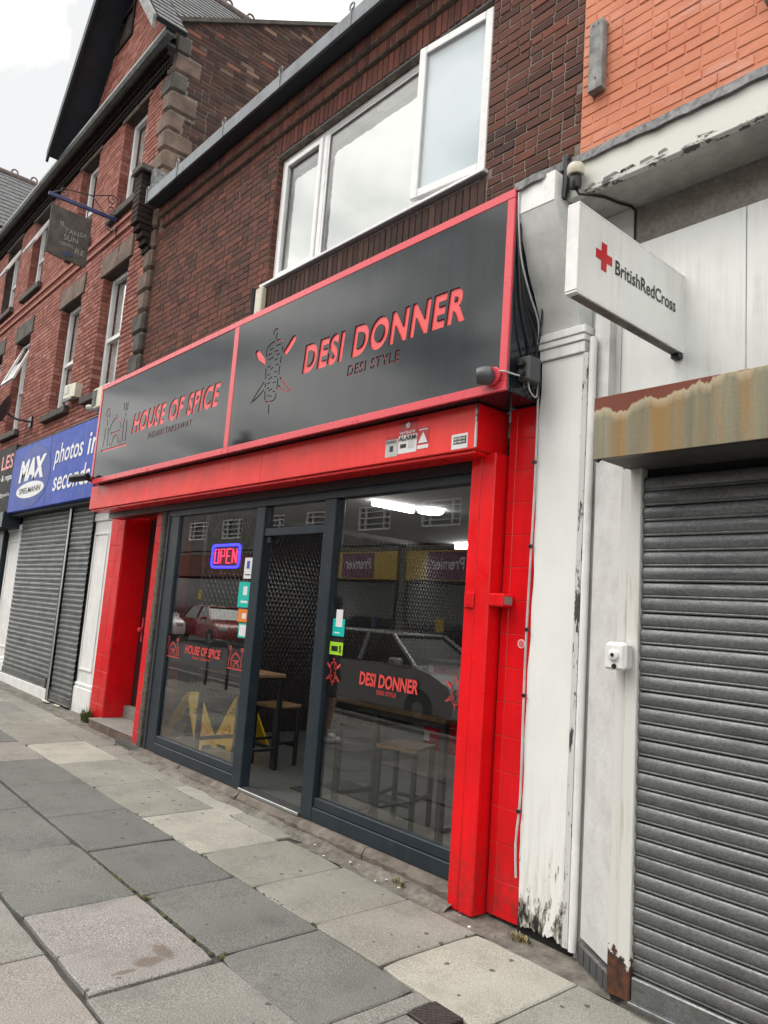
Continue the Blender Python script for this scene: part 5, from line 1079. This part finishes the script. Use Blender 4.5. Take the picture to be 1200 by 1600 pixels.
MB().tube([(-2.699+.006*math.sin(z*3.1)-(.02*math.exp(-((z-.45)/.16)**2)), 3.488, z) for z in [.28+i*.085 for i in range(35)]], .007, 7).build('cable', M['cable_white'], cp2, smooth=True)
for z in (.62, 1.25, 1.62, 2.1, 2.6): MB().cbox(-2.712, -2.685, 3.474, 3.49, z, z+.02, .003).build('clip', M['black'], cp2)
YB = 3.2895
def decal(name, label, cat, items, y=YB):
    t = thing(name, label, cat, ((items[0][0]+items[0][1])/2, y, items[0][2]))
    for i, (x0, x1, z0, z1, m) in enumerate(items): MB().box(x0, x1, y-.0012-.0006*i, y-.0004-.0006*i, z0, z1).build('sheet' if i == 0 else 'print', M[m], t)
    return t
a1 = decal('alarm_sticker', 'large white and maroon sticker reading verisure ALARM on the red housing', 'sticker', [(-3.70, -3.52, 2.735, 2.915, 'lw'), (-3.70, -3.52, 2.86, 2.96, 'rc'), (-3.68, -3.62, 2.772, 2.80, 'lk'), (-3.60, -3.545, 2.765, 2.812, 'curtain')])
put_text('lettering', 'ALARM', (-3.692, YB-.005, 2.822), (1, 0, 0), (0, 0, 1), .165, .032, M['lk'], a1, .03); put_text('lettering', 'verisure', (-3.69, YB-.005, 2.866), (1, 0, 0), (0, 0, 1), .155, .024, M['lw'], a1, .01)
st_ = [(-3.61+r*math.sin(t), YB-.005, 2.925+r*math.cos(t)) for t, r in [(i*math.pi/5, .026 if i % 2 == 0 else .017) for i in range(10)]]; MB().add(st_, [tuple(range(10))]).build('emblem', M['lw'], a1, fix=False)
a2 = decal('alarm_sticker', 'small white GUARD sticker left of the ALARM sticker on the red housing', 'sticker', [(-3.83, -3.705, 2.725, 2.845, 'curtain'), (-3.82, -3.715, 2.846, 2.868, 'rc'), (-3.785, -3.75, 2.76, 2.80, 'lk')]); put_text('lettering', 'GUARD', (-3.82, YB-.005, 2.82), (1, 0, 0), (0, 0, 1), .105, .02, M['lk'], a2, .02)
a3 = decal('alarm_sticker', 'maroon sticker with a white triangle right of the ALARM sticker', 'sticker', [(-3.515, -3.405, 2.745, 2.89, 'rc'), (-3.512, -3.408, 2.747, 2.772, 'lw'), (-3.50, -3.42, 2.872, 2.88, 'lw')]); MB().add([(-3.505, YB-.004, 2.785), (-3.415, YB-.004, 2.785), (-3.46, YB-.004, 2.86)], [(0, 1, 2)]).build('triangle', M['lw'], a3, fix=False)
a4 = decal('notice_sticker', 'black and white text sticker near the right end of the red housing', 'sticker', [(-3.20, -3.065, 2.705, 2.80, 'lw'), (-3.185, -3.075, 2.735, 2.783, 'lk')])
for k in range(2): put_text('lettering', 'SHUTTERS 0151', (-3.178, YB-.005, 2.74+k*.021), (1, 0, 0), (0, 0, 1), .098, .014, M['lw'], a4, .03)
rs = thing('round_sticker', 'small round white sticker on the red tiles', 'sticker', (-2.76, 3.523, 1.54))
MB().lathe([(.026, 0), (.026, .001)], (-2.765, 3.5238, 1.545), (0, -1, 0), 24).build('disc', M['lw'], rs); MB().lathe([(.02, 0), (.02, .001)], (-2.765, 3.5224, 1.545), (0, -1, 0), 20).build('ring', M['sign_red'], rs); MB().lathe([(.012, 0), (.012, .001)], (-2.765, 3.521, 1.545), (0, -1, 0), 16).build('centre', M['lp'], rs)
ac = thing('air_conditioner', 'white outdoor air conditioning unit at the left end of the black sign', 'air conditioner', (-10.15, 3.6, 4.1))
MB().cbox(-10.22, -9.70, 3.42, 3.72, 4.13, 4.44, .02).build('case', M['cream'], ac)
for i in range(7): MB().cbox(-10.20, -10.06, 3.41, 3.419, 4.18+i*.033, 4.20+i*.033, .002).build('louvre', M['grey_plastic'], ac)
MB().lathe([(.04, 0), (.045, .04), (.03, .07)], (-10.21, 3.42, 4.17), (-.3, -1, -.2), 12).build('cap', M['curtain'], ac, smooth=True)
al = thing('alarm_box', 'cream alarm box on the red brick pier between two Victorian windows', 'alarm', (-12.0, 3.7, 4.66))
MB().prism([(-12.24, 4.70), (-11.72, 4.66), (-11.70, 4.88), (-12.22, 4.92)], 1, 3.64, 3.749).build('case', M['cream'], al); MB().cbox(-12.2, -11.76, 3.62, 3.639, 4.62, 4.67, .006).build('strobe', M['black'], al); MB().cbox(-12.18, -12.0, 3.634, 3.639, 4.76, 4.88, .003).build('plate', M['curtain'], al)
ds = thing('satellite_dish', 'dark grey satellite dish on the brick wall at the left edge', 'satellite dish', (-14.55, 3.7, 4.6))
n = 24; ax = Vector((-.35, -.85, .35)).normalized(); MB().lathe([(.01, 0), (.12, .012), (.22, .04), (.31, .085), (.315, .082), (.22, .03), (.12, .002), (.01, -.008)], (-14.38, 3.36, 4.76), ax, n).build('dish', M['grey_plastic'], ds, smooth=True)
MB().tube([(-14.38, 3.38, 4.74), (-14.3, 3.5, 4.66), (-14.2, 3.74, 4.64)], .02, 8).tube([(-14.38, 3.36, 4.58), (-14.62, 2.98, 4.82)], .012, 6).cbox(-14.28, -14.14, 3.715, 3.748, 4.54, 4.74, .004).build('arm', M['black'], ds, smooth=True); MB().lathe([(.03, 0), (.03, .08)], (-14.64, 2.94, 4.84), -ax, 10).build('feed', M['cream'], ds, smooth=True)
hsn = thing('hanging_sign', 'weathered dark wooden tanning sign hanging from a blue scrolled wall bracket', 'sign', (-11.0, 3.1, 6.4)); XH = -11.0
bt = [(2.765, 7.20), (3.345, 7.17), (3.34, 6.43), (3.24, 6.42), (3.12, 6.44), (2.98, 6.43), (2.86, 6.45), (2.765, 6.47)]
MB().prism(bt, 0, XH-.03, XH).build('board', M['board'], hsn)
MB().cbox(XH-.035, XH+.005, 2.70, 3.70, 7.31, 7.365, .006).build('bracket_bar', M['bluepaint'], hsn)
for y in (2.85, 3.27): MB().tube([(XH-.015, y, 7.31), (XH-.015, y, 7.18)], .008, 6).build('hanger', M['metal'], hsn)
def spiral(cy, cz, r, t0, turns, s=1, n=22): return [(XH-.015, cy+r*(1-.75*i/n)*math.cos(t0+s*turns*2*math.pi*i/n), cz+r*(1-.75*i/n)*math.sin(t0+s*turns*2*math.pi*i/n)) for i in range(n+1)]
scm = MB(); scm.tube([(XH-.015, 3.72, 7.05), (XH-.015, 3.72, 7.72)], .012, 6)
for a in ((3.60, 7.62, .09, 0, 1.3, 1), (3.61, 7.46, .08, 0, 1.3, -1), (3.62, 7.20, .08, 0, 1.3, -1), (2.90, 7.45, .07, -1.5, 1.2, 1)): scm.tube(spiral(*a), .008, 5)
scm.tube([(XH-.015, 2.75, 7.37), (XH-.015, 2.95, 7.50), (XH-.015, 3.3, 7.56), (XH-.015, 3.6, 7.70)], .009, 5); scm.tube([(XH-.015, 3.3, 7.56), (XH-.015, 3.5, 7.37)], .008, 5); scm.build('scrollwork', M['metal'], hsn, smooth=True)
M['faded'] = plain('faded_lettering', (.30, .29, .27), .8, .4, 40)
for s_, y, z, w, h in (('IL', 2.91, 6.92, .08, .07), ('SA', 3.20, 6.86, .10, .07), ('TAN', 2.98, 6.84, .20, .075), ('SUN', 2.98, 6.73, .20, .085), ('CENTRE', 2.93, 6.64, .2, .05), ('RE', 3.16, 6.58, .14, .08)):
    put_text('lettering', s_, (XH, y, z), (0, 1, 0), (0, 0, 1), w, h, M['faded'], hsn, 0)
MB().add([(XH+.003, 2.97, 6.53), (XH+.003, 3.05, 6.495), (XH+.003, 3.15, 6.53), (XH+.003, 3.06, 6.57)], [(0, 1, 2, 3)]).build('emblem', M['bluepaint'], hsn, fix=False)

# ------------------------------------------------------------------ weeds, litter
def tuft(label, x, y, n, h, spread, mats, cat='weed'):
    t = MB()
    for i in range(n):
        a = random.uniform(0, 6.28); r = random.uniform(0, spread); bx, by = x+r*math.cos(a), y+r*math.sin(a)*.5; hh = h*random.uniform(.4, 1); lean = random.uniform(.1, .7)*hh; w = random.uniform(.002, .006); p = a+random.uniform(-.8, .8)
        d = Vector((math.cos(p), math.sin(p), 0)); s_ = Vector((-d.y, d.x, 0))*w; b = Vector((bx, by, zg(bx)+.0)); m1 = b+d*lean*.4+Vector((0, 0, hh*.6)); e = b+d*lean+Vector((0, 0, hh*(.75 if random.random() < .5 else 1)))
        t.add([b-s_, b+s_, m1+s_*.8, m1-s_*.8, e], [(0, 1, 2, 3), (3, 2, 4)], random.randrange(len(mats)))
    return t.build('weed', [M[m] for m in mats], None, label=label, cat=cat, fix=False)
tuft('green weed growing where the white pilaster meets the red tiles', -9.62, 3.66, 150, .22, .13, ['green', 'green', 'moss'])
tuft('small tuft of grass at the foot of the stone sill', -3.52, 3.40, 60, .05, .06, ['green', 'straw'])
tuft('dry straw-coloured grass lying below the peeling pilaster', -2.62, 3.44, 90, .03, .09, ['straw', 'straw', 'moss'])
tuft('sparse tuft growing from the top of the dark corbel', -9.78, 3.5, 30, .12, .05, ['green', 'moss']).location.z += 7.5
mo = MB()
for x0, y0, x1, y1, k in ((-5.0, 1.98, -3.3, 1.99, 90), (-4.2, 2.0, -3.9, 2.3, 4), (-3.25, 2.0, -3.3, 2.05, 20), (-3.36, 2.6, -3.3, 2.62, 14), (-4.16, 1.97, -4.05, 2.03, 22), (-6, 2.6, -3.3, 2.61, 24)):
    for i in range(k):
        t = random.random(); x = x0+(x1-x0)*t+random.uniform(-.008, .008); y = y0+(y1-y0)*t+random.uniform(-.01, .01); r = random.uniform(.004, .014); nn = 6; z = zg(x)-.002
        mo.add([(x+r*math.cos(a), y+r*.7*math.sin(a), z) for a in [j*math.pi/3 for j in range(6)]] + [(x, y, z+r*.55)], [(j, (j+1) % 6, 6) for j in range(6)])
tag(mo.build('moss', M['moss'], pv, origin=(0, 0, 0), fix=False), kind='stuff')
li = MB()
for i in range(70):
    x = random.uniform(-11.5, -2.0); y = (3.46 if x < -4.6 else 3.33)+random.uniform(-.05, .10); r = random.uniform(.004, .013); a = random.uniform(0, 3); z = zg(x)+.013
    li.add([(x+r*math.cos(a+k*1.57)*(1 if k % 2 else .5), y+r*math.sin(a+k*1.57), z+random.uniform(0, .006)) for k in range(4)], [(0, 1, 2, 3)], random.choice((0, 0, 1, 2)))
tag(li.build('litter', [M['lw'], M['stone_dark'], M['straw']], None, fix=False, label='scraps of paper and grit strewn along the foot of the shop fronts', cat='litter'), kind='stuff')
for i, (x, y, l) in enumerate(((-7.52, 3.5, .08), (-11.3, 3.68, .22), (-10.9, 3.70, .16))):
    MB().cbox(x-l/2, x+l/2, y-.025, y+.025, zg(x)+.004, zg(x)+.03, .01, jit=.008).build('rubble', M['lw'] if i == 0 else M['cream'], None, label=('lump of white plaster at the foot of the shop window', 'pale lump of rubble below the narrow shutter', 'smaller pale piece of rubble nearest the white pilaster')[i], cat='rubble')

# ------------------------------------------------------------------ across the street (seen as reflections)
def car(label, paint, x, y, rz, h=1.45):
    t = thing('parked_car', label, 'car', (x, y, zg(x)-.125), rz, group='cars in the street', local=True)
    pr_ = [(-2.0, .30), (-2.08, .55), (-2.02, .88), (-1.75, .98), (-1.35, h-.1), (-.9, h), (.1, h), (.45, h-.06), (1.05, .98), (1.55, .90), (1.95, .74), (2.08, .52), (2.05, .28)]
    low = [(-2.0, .28), (-2.08, .55), (-2.02, .90), (1.05, .97), (1.55, .88), (1.95, .72), (2.08, .50), (2.05, .26)]
    def loft(prof, ws):
        vs = []; n = len(prof)
        for yy in ws:
            for px_, pz in prof: s_ = 1-.03*abs(yy)**2; vs.append((px_*s_, yy, pz if abs(yy) < .8 else pz*.97+.02))
        f = [(i*n+k, i*n+(k+1) % n, (i+1)*n+(k+1) % n, (i+1)*n+k) for i in range(len(ws)-1) for k in range(n)] + [tuple(range(n)), tuple((len(ws)-1)*n+k for k in range(n))[::-1]]
        return MB().add(vs, f)
    loft(low, (-.84, -.80, -.5, 0, .5, .80, .84)).build('body', M[paint], t, smooth=True)
    def cabin(s0, zt, zb, x0, x1, x2, x3, wb, wt): return MB().add([(x0, -wb, zb), (x3, -wb, zb), (x3, wb, zb), (x0, wb, zb), (x1, -wt, zt), (x2, -wt, zt), (x2, wt, zt), (x1, wt, zt)], [(0, 1, 5, 4), (1, 2, 6, 5), (2, 3, 7, 6), (3, 0, 4, 7), (4, 5, 6, 7)])
    cabin(0, h-.05, .93, -1.78, -1.28, .38, 1.12, .77, .60).build('windows', M['carglass'], t); MB().cbox(-1.30, .42, -.61, .61, h-.06, h, .05).build('roof', M[paint], t, smooth=True)
    for sy in (-1, 1):
        for a, b in (((-1.80, .93), (-1.28, h-.04)), ((-.25, .95), (-.25, h-.04)), ((1.14, .93), (.40, h-.04))): MB().tube([(a[0], sy*.785, a[1]), (b[0], sy*.61, b[1])], .035, 6).build('pillar', M[paint], t)
        MB().cbox(.72, .92, sy*.93-.09, sy*.93+.09, .93, 1.06, .03).build('mirror', M[paint], t); MB().cbox(1.86, 2.05, sy*.62-.16, sy*.62+.16, .58, .72, .03).build('headlight', M['lw'], t)
        for wx in (-1.28, 1.32):
            w = part('wheel', t, (wx, sy*.78, .31)); MB().lathe([(.2, -.09), (.3, -.09), (.315, -.05), (.315, .05), (.3, .09), (.2, .09)], (wx, sy*.78, .31), (0, 1, 0), 20).build('tyre', M['rubber'], w, smooth=True); MB().lathe([(.19, -.07), (.2, .085), (.05, .095)], (wx, sy*.78, .31), (0, sy, 0), 14).build('rim', M['alu'], w, smooth=True)
    return t
car('silver hatchback parked at the kerb, mirrored in the right shop window', 'carpaint_silver', -9.75, -2.05, 0); car('red car further up the road, mirrored in the left shop window', 'carpaint_red', -26.4, -7.6, .1); car('white car beside the red one, mirrored in the left shop window', 'carpaint_white', -29.0, -5.7, 0)
bs = thing('cycle_stand', 'black steel hoop cycle stand near the kerb, mirrored in the left window', 'cycle stand', (-12.8, -.15, 0))
MB().tube([(-13.2, -.12, zg(-13)), (-13.2, -.12, .75)] + [(-12.95-.25*math.cos(t), -.12, .75+.2*math.sin(t)) for t in [i*math.pi/8 for i in range(1, 5)]] + [(-12.65+.25*math.sin(t), -.12, .75+.2*math.cos(t)) for t in [i*math.pi/8 for i in range(1, 5)]] + [(-12.4, -.12, zg(-12.4))], .03, 8).build('hoop', M['black'], bs, smooth=True)
O = thing('parade_of_shops', 'dark rendered parade across the road with white windows, mirrored in the glass', 'building', (-30, -12.1, 0))
wo_ = [(-50+i*3.75, -48+i*3.75, 5.0, 6.0) for i in range(15)]
MB().holed(-62, 10, 4.4, 8.2, wo_, -12.4, -12.1).build('wall', M['opp'], O); MB().box(-62, 10, -22, -12.41, 0, 8.1).build('block', M['opp_brick'], O); MB().cbox(-62, 10, -12.5, -12.0, 8.2, 8.45, .02).build('parapet', M['concrete'], O)
for a, b, c, d in wo_:
    w = part('window', O, ((a+b)/2, -12.2, c)); f_ = frame(MB(), a, b, c, d, .07, -12.25, -12.12); 
    for k in (1, 2, 3): f_.cbox(a+.07, b-.07, -12.24, -12.14, c+k*.25-.02, c+k*.25+.02, .004)
    f_.cbox(a+.42, a+.47, -12.24, -12.135, c+.07, d-.07, .004); f_.cbox(b-.47, b-.42, -12.24, -12.135, c+.07, d-.07, .004); f_.build('frame', M['lw'], w); MB().box(a, b, -12.3, -12.26, c, d).build('pane', M['carglass'], w)
for i, (a, b, m_, tx) in enumerate(((-25.5, -20.9, 'prem_y', 'Premier'), (-20.5, -16.0, 'prem_y', 'Premier'), (-31, -25.9, 'prem_p', ''), (-40, -31.4, 'opp_brick', ''), (-15.6, -8, 'blue_dk', ''), (-50, -40.5, 'stone_dark', ''))):
    s_ = part('shopfront', O, ((a+b)/2, -12, 0)); MB().cbox(a, b, -12.1, -11.85, 3.0, 4.1, .02).build('fascia', M[m_], s_); MB().cbox(a+.1, b-.1, -12.1, -11.95, .3, 2.9, .02).build('glazing', M['carglass'], s_); MB().cbox(a-.2, a+.1, -12.1, -11.8, 0, 4.2, .02).build('pier', M['concrete'], s_)
    MB().cbox(a, b, -12.1, -11.9, 4.12, 4.3, .02).build('cornice', M['concrete'], s_)
    if tx: MB().cbox((a+b)/2-1.0, (a+b)/2+1.0, -11.849, -11.84, 3.05, 4.05, .004).build('panel', M['prem_p'], s_); put_text('lettering', tx, ((a+b)/2+.8, -11.84, 3.4), (-1, 0, 0), (0, 0, 1), 1.6, .45, M['lw'], s_, .01)
PC = [M[k] for k in ('lw', 'prem_y', 'rc', 'teal', 'curtain', 'bluepaint', 'amber')]
for i in range(24):                                  # posters and stacked goods in the windows opposite
    x = -49+i*1.75+random.uniform(-.5, .5); w = random.uniform(.2, .45); z = random.choice((.6, 1.2, 1.8)); h = random.uniform(.25, .5)
    MB().cbox(x, x+w, -11.949, -11.94, z, z+h, .003).build('poster', random.choice(PC), O)
for x, w, h in ((-37.5, 1.2, 3.0), (-22, 1.0, 1.6), (-6, 1.2, 1.8), (-48, 1.2, 1.8)):
    c_ = part('chimney', O, (x, -15, 8)); MB().cbox(x-w/2, x+w/2, -15.5, -14.6, 8.1, 8.1+h, .03).build('stack', M['opp_brick'], c_)
    for k in (-1, 1): MB().lathe([(.16, 0), (.13, .5), (.16, .52)], (x+k*.28, -15.05, 8.1+h), (0, 0, 1), 10).build('pot', M['stone'], c_, smooth=True)
# a passer-by standing on the pavement left of the view (only a leg shows, mirrored in the glass)
pe = thing('person', 'person in dark shorts and white trainers, one leg mirrored in the right window', 'person', (-7.6, 1.2, zg(-7.6)), .5)
J = {'pelvis': (0, 0, .93), 'waist': (0, 0, 1.1), 'chest': (0, .01, 1.32), 'neck': (0, .02, 1.48), 'headb': (0, .0, 1.56), 'head': (0, -.02, 1.68), 'headt': (0, 0, 1.76),
     'hl': (.10, 0, .90), 'kl': (.12, -.03, .50), 'al': (.12, .02, .09), 'tl': (.13, -.15, .04), 'hr': (-.10, 0, .90), 'kr': (-.12, -.02, .50), 'ar': (-.13, .05, .09), 'tr': (-.14, -.12, .04),
     'sl': (.19, .02, 1.40), 'el': (.25, .04, 1.12), 'wl': (.26, -.06, .88), 'dl': (.25, -.09, .78), 'sr': (-.19, .02, 1.40), 'er': (-.25, .04, 1.12), 'wr': (-.25, -.10, .92), 'd2': (-.22, -.16, .84)}
Rr = dict(pelvis=.15, waist=.135, chest=.155, neck=.055, headb=.07, head=.095, headt=.06, hl=.09, kl=.058, al=.04, tl=.035, hr=.09, kr=.058, ar=.04, tr=.035, sl=.06, el=.042, wl=.03, dl=.025, sr=.06, er=.042, wr=.03, d2=.025)
ED = [('pelvis', 'waist'), ('waist', 'chest'), ('chest', 'neck'), ('neck', 'headb'), ('headb', 'head'), ('head', 'headt'), ('pelvis', 'hl'), ('hl', 'kl'), ('kl', 'al'), ('al', 'tl'), ('pelvis', 'hr'), ('hr', 'kr'), ('kr', 'ar'), ('ar', 'tr'), ('chest', 'sl'), ('sl', 'el'), ('el', 'wl'), ('wl', 'dl'), ('chest', 'sr'), ('sr', 'er'), ('er', 'wr'), ('wr', 'd2')]
ks = list(J); me = bpy.data.meshes.new('body'); me.from_pydata([J[k] for k in ks], [(ks.index(a), ks.index(b)) for a, b in ED], [])
bd = bpy.data.objects.new('body', me); COL.objects.link(bd); bd.parent = pe
sk = bd.modifiers.new('skin', 'SKIN'); sk.use_smooth_shade = True
for i, k in enumerate(ks): me.skin_vertices[0].data[i].radius = (Rr[k], Rr[k]*.85 if k in ('pelvis', 'waist', 'chest') else Rr[k])
me.skin_vertices[0].data[0].use_root = True; bd.modifiers.new('sub', 'SUBSURF').levels = 1
t_ = NT('person_cloth'); zc = t_.xyz(t_.n('ShaderNodeTexCoord').outputs['Object'])[2]
cl = t_.mix(t_.math('GREATER_THAN', zc, .56), (.42, .26, .2), (.02, .02, .025)); cl = t_.mix(t_.math('GREATER_THAN', zc, 1.0), cl, (.05, .05, .06)); cl = t_.mix(t_.math('GREATER_THAN', zc, 1.5), cl, (.45, .28, .21)); cl = t_.mix(t_.math('LESS_THAN', zc, .1), cl, (.6, .6, .6))
me.materials.append(t_.P(Base_Color=cl, Roughness=.8))
for k, sx in (('al', 1), ('ar', -1)):
    a = J[k]; MB().cbox(a[0]-.05, a[0]+.05, a[1]-.20, a[1]+.07, 0, .085, .03).build('shoe', M['lw'], pe, smooth=True)
hm = MB().lathe([(.02, .135), (.07, .125), (.105, .08), (.112, .02), (.10, -.04)], (0, .02, 1.69), (0, 0, 1), 14).build('hair', M['cloth'], pe, smooth=True)
